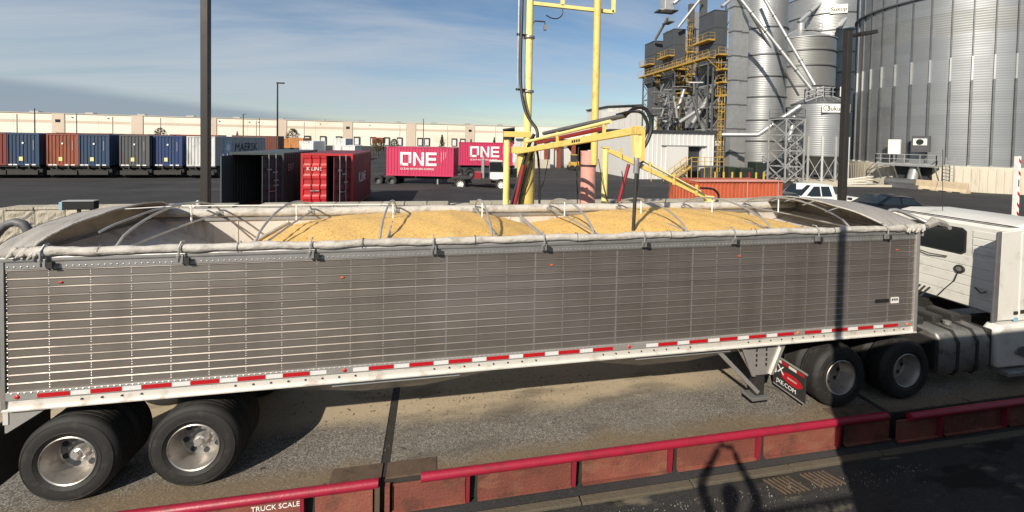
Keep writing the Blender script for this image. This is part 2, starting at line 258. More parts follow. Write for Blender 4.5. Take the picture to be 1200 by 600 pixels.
# ------------------------------------------------------------------ mesh helpers
class MB:
    def __init__(s): s.v = []; s.f = []
    def add(s, vs, fs):
        o = len(s.v); s.v += [tuple(x) for x in vs]; s.f += [tuple(i+o for i in f) for f in fs]; return s
    def box(s, a, b):
        x0,y0,z0 = [min(p,q) for p,q in zip(a,b)]; x1,y1,z1 = [max(p,q) for p,q in zip(a,b)]
        return s.add([(x0,y0,z0),(x1,y0,z0),(x1,y1,z0),(x0,y1,z0),(x0,y0,z1),(x1,y0,z1),(x1,y1,z1),(x0,y1,z1)],
                     [(0,3,2,1),(4,5,6,7),(0,1,5,4),(1,2,6,5),(2,3,7,6),(3,0,4,7)])
    def bar(s, p, q, w, h=None, upv=(0,0,1)):     # square bar from p to q
        p = Vector(p); q = Vector(q); h = h or w; d = (q-p).normalized(); u = Vector(upv)
        if abs(d.dot(u)) > .98: u = Vector((0,1,0))
        a = d.cross(u).normalized()*w/2; c = a.cross(d).normalized()*h/2
        return s.add([p-a-c,p+a-c,p+a+c,p-a+c,q-a-c,q+a-c,q+a+c,q-a+c],[(0,1,2,3),(7,6,5,4),(0,4,5,1),(1,5,6,2),(2,6,7,3),(3,7,4,0)])
    def cyl(s, p, q, r0, r1=None, n=12, caps=True):
        p = Vector(p); q = Vector(q); r1 = r0 if r1 is None else r1; d = (q-p).normalized()
        u = Vector((0,0,1)) if abs(d.z) < .9 else Vector((1,0,0)); a = d.cross(u).normalized(); b = d.cross(a)
        vs = []
        for c, r in ((p,r0),(q,r1)):
            for i in range(n):
                t = 2*math.pi*i/n; vs.append(c + a*math.cos(t)*r + b*math.sin(t)*r)
        fs = [(i,(i+1)%n,n+(i+1)%n,n+i) for i in range(n)]
        if caps: fs += [tuple(range(n-1,-1,-1)), tuple(range(n,2*n))]
        return s.add(vs, fs)
    def tube(s, pts, r, n=8, rr=None):
        pts = [Vector(p) for p in pts]; m = len(pts); vs = []; pa = None
        for k, p in enumerate(pts):
            d = (pts[min(k+1,m-1)]-pts[max(k-1,0)]).normalized()
            if pa is None:
                u = Vector((0,0,1)) if abs(d.z) < .9 else Vector((1,0,0)); a = d.cross(u).normalized()
            else:
                a = (pa - d*pa.dot(d)).normalized()
            pa = a; b = d.cross(a); q = rr[k] if rr else r
            for i in range(n):
                t = 2*math.pi*i/n; vs.append(p + a*math.cos(t)*q + b*math.sin(t)*q)
        fs = [(k*n+i,k*n+(i+1)%n,(k+1)*n+(i+1)%n,(k+1)*n+i) for k in range(m-1) for i in range(n)]
        fs += [tuple(range(n-1,-1,-1)), tuple(range((m-1)*n,m*n))]
        return s.add(vs, fs)
    def lathe(s, prof, n, c=(0,0,0), axis='z', a0=0, a1=2*math.pi):    # prof: (radius, along)
        c = Vector(c); full = abs(a1-a0-2*math.pi) < 1e-6; k = n if full else n+1; vs = []
        for r, h in prof:
            for i in range(k):
                t = a0+(a1-a0)*i/n; x, y = r*math.cos(t), r*math.sin(t)
                vs.append(c + (Vector((x,y,h)) if axis == 'z' else Vector((x,h,y))))
        fs = []
        for j in range(len(prof)-1):
            for i in range(n):
                i2 = (i+1)%k; q = (j*k+i, j*k+i2, (j+1)*k+i2, (j+1)*k+i); fs.append(q if axis == 'z' else q[::-1])
        return s.add(vs, fs)
    def prism(s, poly, axis, a, b):       # extrude a 2-D outline: axis 'y' -> outline in (x,z), 'x' -> (y,z), 'z' -> (x,y)
        n = len(poly)
        def pt(p, h): return {'y':(p[0],h,p[1]),'x':(h,p[0],p[1]),'z':(p[0],p[1],h)}[axis]
        vs = [pt(p,a) for p in poly]+[pt(p,b) for p in poly]
        return s.add(vs, [(i,(i+1)%n,n+(i+1)%n,n+i) for i in range(n)]+[tuple(range(n-1,-1,-1)),tuple(range(n,2*n))])
    def grid(s, fn, nu, nv):
        vs = [fn(i/nu, j/nv) for j in range(nv+1) for i in range(nu+1)]; w = nu+1
        return s.add(vs, [(j*w+i,j*w+i+1,(j+1)*w+i+1,(j+1)*w+i) for j in range(nv) for i in range(nu)])
    def mesh(s, name, off=None):
        me = bpy.data.meshes.new(name); vs = s.v
        if off is not None: vs = [(x-off[0],y-off[1],z-off[2]) for x,y,z in vs]
        me.from_pydata(vs, [], s.f); bm = bmesh.new(); bm.from_mesh(me); bmesh.ops.recalc_face_normals(bm, faces=bm.faces); bm.to_mesh(me); bm.free(); return me
    def build(s, name, m, parent=None, smooth=False, bevel=0, world=True):
        off = None; root = parent
        if parent is not None:
            while root.parent is not None: root = root.parent
            if world and not root.get('_local'): off = root.location
        o = bpy.data.objects.new(name, s.mesh(name, off)); COL.objects.link(o)
        o.data.materials.append(M[m] if isinstance(m, str) else m)
        if smooth:
            o.data.polygons.foreach_set('use_smooth', [True]*len(o.data.polygons))
            o.data.set_sharp_from_angle(angle=R(38))
        if bevel:
            bv = o.modifiers.new('bevel','BEVEL'); bv.width = bevel; bv.segments = 2; bv.limit_method = 'ANGLE'; bv.angle_limit = R(40)
        if parent is not None: o.parent = parent
        return o
LOCALS = []
def tag(o, label, cat, group=None, kind=None):
    if label: o['label'] = label
    if cat: o['category'] = cat
    if group: o['group'] = group
    if kind: o['kind'] = kind
    return o
def thing(name, label, cat, loc=(0,0,0), rz=0, group=None, local=False):
    o = bpy.data.objects.new(name, None); COL.objects.link(o); o.empty_display_size = .3
    o.location = loc; o.rotation_euler = (0,0,rz); tag(o, label, cat, group)
    if local or rz: o['_local'] = 1; LOCALS.append(o)
    return o
def copy_tree(o, parent=None):
    c = o.copy(); COL.objects.link(c)
    if parent is not None: c.parent = parent
    for ch in list(o.children): copy_tree(ch, c)
    return c
def inst(me, name, m, parent, loc, rz=0, scale=(1,1,1), rx=0):
    o = bpy.data.objects.new(name, me); COL.objects.link(o)
    if m is not None and not me.materials: me.materials.append(M[m] if isinstance(m, str) else m)
    root = parent
    o.location = Vector(loc); o.rotation_euler = (rx,0,rz); o.scale = scale
    if parent is not None:
        while root.parent is not None: root = root.parent
        if not root.get('_local'): o.location = Vector(loc)-root.location
        o.parent = parent
    return o
def text(name, body, size, m, parent, origin, xdir, updir, depth=.004, sx=1.0, center=False):
    cu = bpy.data.curves.new('lettering', 'FONT'); cu.body = body; cu.size = size; cu.extrude = depth
    if center: cu.align_x = 'CENTER'
    ob = bpy.data.objects.new('lettering', cu); COL.objects.link(ob); bpy.context.view_layer.update()
    me = bpy.data.meshes.new_from_object(ob.evaluated_get(bpy.context.evaluated_depsgraph_get())); bpy.data.objects.remove(ob)
    x = Vector(xdir).normalized(); u = Vector(updir).normalized(); z = x.cross(u); o3 = Vector(origin)
    mb = MB(); mb.v = [tuple(o3 + x*v.co.x*sx + u*v.co.y + z*v.co.z) for v in me.vertices]; mb.f = [tuple(p.vertices) for p in me.polygons]
    bpy.data.meshes.remove(me)
    return mb.build(name, m, parent)
def smoothstep(a, b, x): t = max(0, min(1, (x-a)/(b-a))); return t*t*(3-2*t)

# ------------------------------------------------------------------ ground
WALL_Y = 12.0
def gz(x, y):
    if y < 2.9: return -.42
    if y < WALL_Y+.3: return -.42 + .42*smoothstep(2.9, 6.5, y)
    left = 1-smoothstep(5, 16, x)
    return left*(.66 - .52*smoothstep(15, 40, y)) + .0*(1-left)
def build_ground():
    xs = [-900,-400,-200,-120,-80,-60,-45,-34,-26,-20,-14,-9,-5,-2,1,4,7,10,13,16,20,25,32,40,50,65,90,130,200,400,900]
    ys = [-300,-120,-60,-30,-15,-8,-4,-2.5,-1.2,-.6,0,1.5,2.9,4,5.2,6.5,8,10,12,12.3,12.301,14,17,20,24,28,32,36,40,50,65,90,130,200,400,1200]
    mb = MB(); w = len(xs)
    mb.add([(x,y,gz(x,y)) for y in ys for x in xs], [(j*w+i,j*w+i+1,(j+1)*w+i+1,(j+1)*w+i) for j in range(len(ys)-1) for i in range(w-1)])
    o = mb.build('ground', 'yard_asphalt'); tag(o, 'dark asphalt yard stretching to the warehouse', None, kind='structure')
    a = MB().grid(lambda u,v: (-30+70*u, -14+13.55*v, -.412), 20, 6).build('apron', 'apron_asphalt'); tag(a, 'dark stained asphalt beside the truck scale', None, kind='structure')
    k = MB()
    for i in range(26):
        x0 = -16+i*1.62; k.box((x0,-.44+.01*random.random(),-.45),(x0+1.60,-.53-.03*random.random(),-.38+.012*random.random()))
    o = k.build('kerb', 'kerb_concrete', bevel=.01); tag(o, 'dirty concrete edging along the foot of the scale', None, kind='structure')
build_ground()

# ------------------------------------------------------------------ truck scale
def build_scale():
    t = thing('truck_scale', 'long truck scale with crimson pipe edge and rust red side beams under the trailer', 'truck scale', (4,1.2,-.4))
    JX = [-16.0,-5.5, 4.13, 12.05, 22.0, 30.0]
    for a, b in zip(JX, JX[1:]):
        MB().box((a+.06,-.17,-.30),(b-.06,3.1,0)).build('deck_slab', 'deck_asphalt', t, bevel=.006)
    for x in JX[1:-1]:
        MB().box((x-.075,-.16,-.3),(x+.075,3.1,-.012)).build('joint_cover', 'joint_filler', t)
    for a, b in ((3.47,4.10),(4.16,4.80),(11.05,11.95)):
        MB().box((a,-.19,-.1),(b,.07,.010)).build('steel_plate', 'rusty_plate', t, bevel=.003)
    # pipes
    for a, b, y in ((-15,4.08,-.25),(4.60,11.94,-.25),(12.28,29,-.33)):
        MB().cyl((a,y,.005),(b,y,.005),.056,n=20).build('guard_pipe', 'crimson_pipe', t, smooth=True)
    posts = [-2.6,-1.15,.3,1.75,3.2,5.2,6.65,8.1,9.55,11.0,12.9,14.3,15.8,17.3]
    for x in posts:
        y = -.25 if x < 12 else -.33
        MB().prism([(y-.055,-.03),(y+.05,-.03),(y+.06,-.39),(y-.03,-.39)],'x',x-.022,x+.022).build('post', 'crimson_post', t)
    MB().box((4.04,-.235,-.40),(4.10,-.30,-.02)).build('post', 'rusty_plate', t); MB().box((4.16,-.235,-.40),(4.22,-.30,-.02)).build('post', 'rust_red_beam', t)
    # side beam panels between the posts, with an open pocket beside each post
    edges = sorted(posts+[4.04,4.22,12.05])
    for a, b in zip(edges, edges[1:]):
        if b-a < .3: continue
        y = -.225 if a < 12 else -.30
        x0 = a+.022+ (.11 if a in posts else .0)
        MB().box((x0,y-.012,-.385),(b-.03,y+.01,-.055)).build('beam_panel', 'rust_red_beam', t, bevel=.004)
        MB().box((x0,y-.05,-.40),(b-.03,y-.013,-.375)).build('bottom_flange', 'rust_red_beam', t)
    MB().box((-16,-.20,-.40),(30,-.175,-.01)).build('web', 'joint_filler', t)
    text('lettering', 'TRUCK SCALE', .085, 'white_lettering', t, (2.62,-.242,-.155), (1,0,0), (0,0,1), .002)
build_scale()
def grates():
    for k, x0 in enumerate((9.35, 9.95)):
        t = thing('drain_grate','rusty bar grate at the foot of the scale, '+('left one' if k == 0 else 'right one'),'grate',(x0,-.75,-.41),0,'grates at the foot of the scale')
        for q in range(6): MB().bar((x0+q*.075,-.60,-.398),(x0+.12+q*.075,-.86,-.398),.014,.02).build('grate_bar','rusty_plate',t)
        MB().box((x0-.02,-.90,-.411),(x0+.55,-.57,-.406)).build('grate_pan','joint_filler',t)
grates()
def gravel():       # spilled maize and grit lying along the foot of the scale
    mb = MB()
    for i in range(800):
        x = random.uniform(1, 12); y = -.70-abs(random.gauss(0,.16)); s = random.uniform(.005,.014); z = -.408
        mb.add([(x-s,y-s,z),(x+s,y-s*.6,z),(x+s*.5,y+s,z),(x,y,z+s*1.3)],[(0,1,3),(1,2,3),(2,0,3)])
    tag(mb.build('grit', 'deck_asphalt'), 'loose grit and spilled grain along the foot of the scale', 'grit', kind='stuff')
    mb = MB()
    for i in range(380):
        x = random.uniform(2.5, 11); y = random.gauss(1.2,.45); s = random.uniform(.006,.018); z = .001
        if y < -.1 or y > 2.6: continue
        mb.add([(x-s,y-s,z),(x+s,y-s*.6,z),(x+s*.5,y+s,z),(x,y,z+s)],[(0,1,3),(1,2,3),(2,0,3)])
    tag(mb.build('crumbs', 'rusty_plate'), 'dark crumbs scattered over the dusty strip of the scale deck', 'crumbs', kind='stuff')
gravel()

# ------------------------------------------------------------------ wheels (axis along y, outer face towards -y)
WHEEL = {}
def wheel(parent, x, y, z, flip=False, dual=True, rim='chrome_rim', Rr=.51, name='wheel', hub=True, deep=True):
    key = (rim, hub, deep)
    if key not in WHEEL:
        tp = [(.285,.0),(.30,-.02),(.335,-.030),(.338,-.034),(.345,-.034),(.348,-.031),(.40,-.036),(.43,-.033),(.452,-.026),(.455,-.030),(.463,-.028),(.466,-.02),(.480,-.010),(.498,.012)]
        for g in range(4): yy = .03+g*.052; tp += [(.51,yy),(.51,yy+.036),(.495,yy+.040),(.495,yy+.048)]
        tp += [(.51,.238),(.51,.25),(.498,.262),(.475,.285),(.43,.30),(.36,.305),(.30,.29),(.285,.27)]
        ty = MB().lathe(tp, 56, axis='y').mesh('tyre'); ty.materials.append(M['tyre_rubber'])
        ty.polygons.foreach_set('use_smooth', [True]*len(ty.polygons)); ty.set_sharp_from_angle(angle=R(40))
        dsh = .205 if deep else .05
        rp = [(.287,.012),(.292,-.018),(.283,-.026),(.272,-.018),(.262,.02),(.252,.06),(.247,dsh-.02),(.235,dsh),(.15,dsh+.005),(.14,dsh-.012),(.09,dsh-.014),(.0,dsh-.014)]
        rm = MB().lathe(rp, 48, axis='y').mesh('rim'); rm.materials.append(M[rim])
        rm.polygons.foreach_set('use_smooth', [True]*len(rm.polygons)); rm.set_sharp_from_angle(angle=R(35))
        ho = MB()
        for i in range(8):
            a = i*math.pi/4+.2; cxx, czz = .198*math.cos(a), .198*math.sin(a)
            ho.cyl((cxx,dsh-.003,czz),(cxx,dsh+.02,czz),.035,n=16)
        ho = ho.mesh('hand_holes'); ho.materials.append(M['door_dark'])
        hb = MB().cyl((0,dsh,0),(0,dsh-.10,0),.082,.066,16).cyl((0,dsh-.10,0),(0,dsh-.135,0),.05,.045,6)
        for i in range(10):
            a = i*math.pi/5; hb.cyl((.125*math.cos(a),dsh,.125*math.sin(a)),(.125*math.cos(a),dsh-.035,.125*math.sin(a)),.017,n=6)
        hb = hb.mesh('hub'); hb.materials.append(M['bright_aluminium'])
        WHEEL[key] = (ty, rm, ho, hb)
    ty, rm, ho, hb = WHEEL[key]; rz = math.pi if flip else 0
    a = random.random()*6
    w = inst(ty, name, None, parent, (x,y,z), rz); s = Rr/.51; w.scale = (s,1,s)
    for nm, me in (('rim',rm),('hand_holes',ho),('hub',hb)):
        if nm == 'hub' and not hub: continue
        o = bpy.data.objects.new(nm, me); COL.objects.link(o); o.parent = w; o.rotation_euler = (0,a,0)
    if dual:
        d = -.335 if flip else .335
        i2 = inst(ty, 'inner_tyre', None, parent, (x,y+d,z), rz); i2.scale = (s,1,s)
    return w

# ------------------------------------------------------------------ grain trailer
TL, TW, ZB, ZT = 12.8, 2.5, 1.405, 2.79
def build_trailer():
    t = thing('grain_trailer', 'long silver ribbed hopper grain trailer loaded with maize on the scale', 'trailer', (6.4,1.25,0))
    # side planks, one long extruded board above the other, each with a bright lip
    nP = 14; h = (ZT-ZB)/nP
    for i in range(nP):
        z = ZB+i*h
        prof = [(.012,z),(.0,z+.003),(.0,z+h-.019),(-.008,z+h-.016),(-.009,z+h-.012),(.0,z+h-.002),(.012,z+h)]
        mb = MB(); rw = random.Random(100+i); ns = 32; k_ = len(prof)
        for q in range(ns+1):
            xq = .03+(TL-.10)*q/ns; dy = rw.uniform(-.0012,.0010) if q%1 == 0 else 0; dz = rw.uniform(-.0007,.0007)
            mb.v += [(xq,yy+(dy if j_ not in (0,k_-1) else 0),zz_+(dz if 1 < j_ < k_-1 else 0)) for j_,(yy,zz_) in enumerate(prof)]
        mb.f = [(q*k_+j_,q*k_+(j_+1)%k_,(q+1)*k_+(j_+1)%k_,(q+1)*k_+j_) for q in range(ns) for j_ in range(k_)]+[tuple(range(k_)),tuple(range(ns*k_,ns*k_+k_))]
        mb.build('side_plank', 'trailer_aluminium', t, smooth=True)
    MB().box((.0,.0125,ZB),(TL,.045,ZT+.1)).build('side_lining', 'inside_metal', t)
    # upright joints and rivets
    seams = [ .03+.406*k for k in range(1,32) if .03+.406*k < TL-.15 ]
    for k, x in enumerate(seams):
        if k % 3 == 2 and x > 4.5: MB().box((x-.012,-.0035,ZB+.002),(x+.010,.006,ZT-.002)).build('joint_strip', 'dull_aluminium', t)
    rv = MB()
    def rivet(x, z, y=0, s=.0075):
        rv.add([(x-s,y,z-s),(x+s,y,z-s),(x+s,y,z+s),(x-s,y,z+s),(x,y-s*.8,z)],[(0,1,4),(1,2,4),(2,3,4),(3,0,4)])
    for x in seams:
        for i in range(nP):
            z = ZB+i*h
            for q in (.022,.05,.074): rivet(x, z+q, -.001, .0052)
    x = .06
    while x < TL-.08:
        rivet(x, ZT+.03, -.014); rivet(x+.03, ZB-.012, -.022); x += .062
    for x in (.045, TL-.085):
        z = ZB
        while z < ZT: rivet(x, z, -.006, .006); z += .05
    o = rv.build('rivets', 'rivet_metal', t); o['kind'] = 'stuff'
    # rails
    MB().box((0,-.010,ZT+.001),(TL,.06,ZT+.085)).build('upper_rail', 'dull_aluminium', t)
    MB().prism([(-.018,ZT+.086),(.09,ZT+.086),(.09,ZT+.142),(-.014,ZT+.142),(-.022,ZT+.13),(-.022,ZT+.10)],'x',0,TL).build('top_rail', 'dull_aluminium', t)
    MB().box((0,-.018,ZB-.095),(TL,.06,ZB-.001)).build('tape_rail', 'tape_rail_grey', t, bevel=.004)
    MB().prism([(.0,ZB-.096),(.06,ZB-.096),(.06,ZB-.21),(-.035,ZB-.21),(-.035,ZB-.196),(-.004,ZB-.185)],'x',0,TL).build('bottom_rail', 'rail_aluminium', t)
    bolts = MB()
    for k in range(60):
        xx = .75+k*.2
        if (k//4) % 3 != 1: bolts.cyl((xx,-.004,ZB-.14),(xx,-.016,ZB-.14),.011,n=6)
    bolts.build('rail_bolts', 'dark_steel', t)['kind'] = 'stuff'
    # conspicuity tape: red and white lengths
    x = .33; i = 0
    lamps = (.14, 3.62, 4.55+3.0, 10.45, 12.62)
    while x < TL-.3:
        L = .31 if i % 2 == 0 else .19
        if all(not (x-.06 < q < x+L+.06) for q in lamps):
            MB().box((x,-.0205,ZB-.081),(x+L,-.0185,ZB-.031)).build('reflector_tape', 'reflector_red' if i % 2 == 0 else 'reflector_white', t)
        x += L+ (.0 if i % 2 else .012); i += 1
    for x in lamps: MB().lathe([(0,-.032),(.014,-.03),(.024,-.024),(.027,-.018)],14,(x,0,ZB-.055),'y').build('marker_lamp', 'red_lens' if x < 8 else 'amber_lens', t, smooth=True)
    for x, z in ((.55,2.63),(3.58,2.55),(6.35,2.6),(9.35,2.62),(12.35,2.62)):
        MB().box((x-.02,-.014,z-.009),(x+.02,-.002,z+.009)).build('marker_lamp', 'red_lens' if x < 3 else 'amber_lens', t, bevel=.003)
    # decal by the front corner
    MB().box((12.26,-.004,1.72),(12.42,-.0125,1.82)).build('maker_decal', 'reflector_white', t)
    for k in range(3): MB().box((12.275+.045*k,-.0145,1.765),(12.305+.045*k,-.0128,1.80)).build('decal_mark', 'dark_lettering', t)
    MB().box((11.94,-.0125,1.745),(12.22,-.004,1.80)).build('maker_decal', 'dark_lettering', t)
    # corner posts and end walls
    MB().box((TL-.068,-.025,ZB-.2),(TL,.05,ZT+.15)).build('corner_post', 'bright_aluminium', t, bevel=.006)
    MB().box((TL+.001,-.005,ZB-.2),(TL+.035,TW,ZT+.1)).build('front_wall', 'dull_aluminium', t)
    MB().box((-.012,-.02,ZB-.2),(.028,.05,ZT+.1)).build('corner_post', 'dull_aluminium', t)
    MB().box((-.03,.06,ZB-.2),(-.001,TW-.06,ZT+.12)).build('rear_wall', 'dull_aluminium', t)
    # far side
    MB().box((0,TW-.04,ZB-.2),(TL,TW,ZT+.08)).build('far_side', 'inside_metal', t)
    MB().box((0,TW-.075,ZT+.06),(TL,TW+.03,ZT+.11)).build('far_top_rail', 'dull_aluminium', t)
    MB().tube([(x0*.4,TW-.02+.01*math.sin(x0*1.7),ZT+.19+.008*math.sin(x0*2.3)) for x0 in range(0,33)],.085,10).build('far_tarp_rail', 'tarp_roll', t, smooth=True)
    # ribs inside on the far wall, slope sheets, divider
    for x in [k*.812+.5 for k in range(15)]:
        MB().box((x,TW-.052,2.0),(x+.03,TW-.041,ZT+.06)).build('wall_rib', 'inside_metal', t)
    def sheet(x0,z0,x1,z1,nm): MB().add([(x0,.05,z0),(x0,TW-.045,z0),(x1,TW-.045,z1),(x1,.05,z1),(x0,.05,z0-.01),(x0,TW-.045,z0-.01),(x1,TW-.045,z1-.01),(x1,.05,z1-.01)],[(0,1,2,3),(7,6,5,4),(0,4,5,1),(1,5,6,2),(2,6,7,3),(3,7,4,0)]).build(nm,'inside_metal',t)
    sheet(.06,2.90,3.1,1.3,'rear_slope_sheet'); sheet(12.72,2.86,9.8,1.35,'front_slope_sheet')
    MB().prism([(5.7,1.3),(6.38,2.76),(6.46,2.76),(7.15,1.3)],'y',.05,TW-.045).build('divider', 'inside_metal', t)
    MB().cyl((6.42,.05,2.82),(6.42,TW-.05,2.82),.035,n=10).build('cross_brace', 'steel_tube', t, smooth=True)
    for x, a in ((2.15,0),(10.6,0)):
        MB().bar((x,.06,2.78),(x,TW-.05,2.78),.05).build('cross_brace', 'inside_metal', t)
    # hopper bottoms and underframe
    for xa, xb in ((1.9,6.4),(6.4,10.9)):
        c = (xa+xb)/2
        MB().add([(xa,.12,1.2),(xb,.12,1.2),(xb,TW-.12,1.2),(xa,TW-.12,1.2),(c-.45,.85,.55),(c+.45,.85,.55),(c+.45,1.65,.55),(c-.45,1.65,.55)],[(0,1,5,4),(1,2,6,5),(2,3,7,6),(3,0,4,7),(4,5,6,7)]).build('hopper', 'dull_aluminium', t)
    for y in (.75,1.75): MB().box((-.05,y-.05,.95),(3.0,y+.05,1.19)).build('frame_rail', 'dark_steel', t)
    for x0, x1 in ((3.45,5.1),(7.7,9.3)):
        MB().box((x0,.06,1.10),(x1,.2,1.19)).build('side_tray', 'galv_light', t, bevel=.005)
    MB().box((-.03,.02,1.02),(.02,.55,1.19)).build('rear_bumper', 'rail_aluminium', t)
    MB().prism([(-.02,1.19),(.42,1.19),(.0,.92),(-.02,.92)],'y',.03,.045).build('rear_gusset', 'bright_aluminium', t)
    MB().box((-.13,.06,.28),(-.115,.72,1.0)).build('mud_flap', 'black_rubber', t)
    for x in (.57,1.87):
        MB().cyl((x,.3,.5),(x,2.2,.5),.065,n=12).build('axle', 'dark_steel', t)
        MB().box((x-.06,.62,.5),(x+.06,.74,.95)).build('spring_hanger', 'dark_steel', t)
        wheel(t, x, .06, .51); wheel(t, x, TW-.06, .51, flip=True)
    # landing gear
    for y in (.10, TW-.12):
        MB().prism([(9.52,1.195),(10.32,1.195),(10.08,.66),(9.74,.66)],'y',y,y+.03).build('gusset_plate', 'bright_aluminium', t)
        MB().prism([(9.50,1.195),(9.56,1.195),(9.775,.66),(9.72,.66)],'y',y-.03,y+.0).build('gusset_edge', 'bright_aluminium', t)
        MB().prism([(10.28,1.195),(10.34,1.195),(10.10,.66),(10.05,.66)],'y',y-.03,y+.0).build('gusset_edge', 'bright_aluminium', t)
        for xx in (9.80,9.98):
            for z in (.80,.88,.96,1.04): MB().box((xx-.012,y-.006,z),(xx+.018,y-.001,z+.045)).build('slot', 'dark_steel', t)
        MB().box((9.84,y+.035,.30),(10.0,y+.17,1.15)).build('landing_leg', 'dark_steel', t, bevel=.006)
        MB().box((9.74,y-.02,.25),(10.06,y+.2,.30)).build('foot', 'dull_aluminium', t, bevel=.005)
        MB().bar((9.05,y+.02,1.17),(9.86,y+.02,.37),.05,.06).build('brace', 'bright_aluminium', t)
        MB().bar((9.52,y+.12,1.15),(9.90,y+.12,.55),.04,.05).build('brace', 'bright_aluminium', t)
    # tarp roll on the near rail, straps and catches
    zr = ZT+.192
    pts = []; rr = []
    for k in range(161):
        x = .12+ (TL-.05)*k/160; e = min(x-.1, TL+.1-x); w = .004*math.sin(x*5.1)+.003*math.sin(x*11.7+1)
        pts.append((x,-.012+w,zr+.004*math.sin(x*3.3)+w)); rr.append(.049+.004*math.sin(x*7.7)+.003*math.sin(x*17)+(.012*abs(math.sin(x*31)) if e < .6 else 0))
    MB().tube(pts, .06, 14, rr).build('tarp_roll', 'tarp_roll', t, smooth=True)
    hooks = [.42,1.78,3.22,4.72,6.22,7.72,9.2,10.7,12.05]
    for x in hooks:
        MB().tube([(x,-.05,ZT+.07),(x,-.085,ZT+.12),(x,-.08,ZT+.22),(x,-.03,ZT+.275),(x,.03,ZT+.272)],.011,6).build('tarp_hook', 'steel_tube', t)
        MB().box((x-.035,-.075,ZT+.035),(x-.008,-.046,ZT+.125)).box((x+.012,-.075,ZT+.035),(x+.04,-.046,ZT+.125)).build('tarp_catch', 'dull_aluminium', t, bevel=.003)
        MB().box((x+.045,-.07,ZT+.02),(x+.1,-.047,ZT+.09)).build('catch_bracket', 'dark_steel', t)
    for k in range(9):
        x = .95+k*1.44
        ring = MB(); n = 16
        for s_ in (-.006,.006):
            ring.v += [(x+s_,.068*math.cos(2*math.pi*i/n),zr+.068*math.sin(2*math.pi*i/n)) for i in range(n)]
        ring.f = [(i,(i+1)%n,n+(i+1)%n,n+i) for i in range(n)]
        ring.build('strap', 'grey_plastic', t, smooth=True)
    # bows across the opening
    for k in range(8):
        x = 1.07+1.48*k; zc = ZT+.2; dx = .09
        arc = [(x, .04+(TW-.1)*i/20, zc+.02+.30*math.sin(math.pi*i/20)**.6) for i in range(21)]
        b = MB().tube(arc,.016,8).build('bow', 'steel_tube', t, smooth=True)
        MB().tube([(x+dx,.06,zc),(x+dx*.5,TW/2,zc+.015),(x,TW-.08,zc)],.015,8).build('chord', 'steel_tube', b, smooth=True)
        MB().cyl((x+.03,TW*.6,zc+.01),(x+.03,TW*.6,zc+.29),.012,n=6).build('stay', 'white_paint', b)
        MB().box((x-.05,TW-.12,zc-.05),(x+.06,TW-.03,zc+.03)).build('bracket', 'dull_aluminium', b)
    MB().tube([(.5,TW*.42,ZT+.50),(1.07,TW*.5,ZT+.505),(2.55,TW*.5,ZT+.5),(4.0,TW*.5,ZT+.495)],.007,6).build('ridge_line', 'white_lettering', t)
    # end caps of the tarp
    def frontcap(u, v):
        y = -.03+(TW+.08)*v; s = math.sin(math.pi*max(0,min(1,v)))**.85
        x0, x1 = TL+.06, 12.18-.45*s; x = x0+(x1-x0)*u
        s2 = math.sin(math.pi*max(0,min(1,v)))**.55; z = ZT+.15+ .38*s2*(.78+.22*u**.7) + .008*math.sin(v*31+u*9)*(1-s*.7)
        return (x,y,z)
    frontcap_ = frontcap
    def rearcap(u, v):
        y = -.03+(TW+.08)*v; s = math.sin(math.pi*max(0,min(1,v)))**.85
        x0, x1 = -.07, .26+.24*s; x = x0+(x1-x0)*u
        s2 = math.sin(math.pi*max(0,min(1,v)))**.45; z = ZT+.15+ .37*s2*(.80+.20*u**.7) + .008*math.sin(v*31+u*9)*(1-s*.7)+.01*(1-s)*math.sin(u*14)
        return (x,y,z)
    o = MB().grid(rearcap,16,40).build('rear_tarp_cap','tarp_cap',t,smooth=True); o.modifiers.new('thickness','SOLIDIFY').thickness = .008
    for fn, xe in ((rearcap,-.075),(frontcap_,TL+.065)):
        MB().grid(lambda a_,b_: (xe,fn(0,a_)[1],ZT+.05+(fn(0,a_)[2]-ZT-.045)*b_),30,3).build('cap_end','tarp_cap',t,smooth=True)
    MB().tube([rearcap(1,v/30) for v in range(31)],.014,6).build('cap_edge','tarp_roll',t,smooth=True)
    MB().tube([(p[0]+.42,p[1],p[2]-.02) for p in [rearcap(1,v/30) for v in range(3,28)]],.014,6).build('cap_bow','steel_tube',t,smooth=True)
    o = MB().grid(frontcap,16,40).build('front_tarp_cap','tarp_cap',t,smooth=True); o.modifiers.new('thickness','SOLIDIFY').thickness = .008
    MB().tube([frontcap(1,v/30) for v in range(31)],.014,6).build('cap_edge','tarp_roll',t,smooth=True)
    for v in (.25,.4,.55,.7):
        p = frontcap(1,v); MB().tube([(p[0]-.25,p[1],p[2]-.09),(p[0],p[1],p[2]-.02),(p[0]+.3,p[1],p[2]-.12)],.011,6).build('cap_stay','steel_tube',t)
    # crumpled ends of the tarp near the corners
    for x0, sgn in ((.02,1),(12.38,1)):
        mb = MB()
        rf = random.Random(int(x0*10)+5); x = x0
        for q in range(6):
            x += rf.uniform(.035,.09); l_ = rf.uniform(.02,.11)
            mb.tube([(x,-.062,ZT+rf.uniform(.12,.15)),(x+l_*.4,-.066,ZT+.17),(x+l_*.8,-.03,ZT+.235),(x+l_,.05,ZT+.24)],.03,8,[.010,.022,.026,.014])
        mb.build('tarp_fold','tarp_roll',t,smooth=True)
    MB().tube([(TL-.1,-.02,ZT+.2),(TL+.18,-.03,ZT+.21)],.02,8).build('roll_tube','steel_tube',t)
    mb = MB(); rn = random.Random(3)
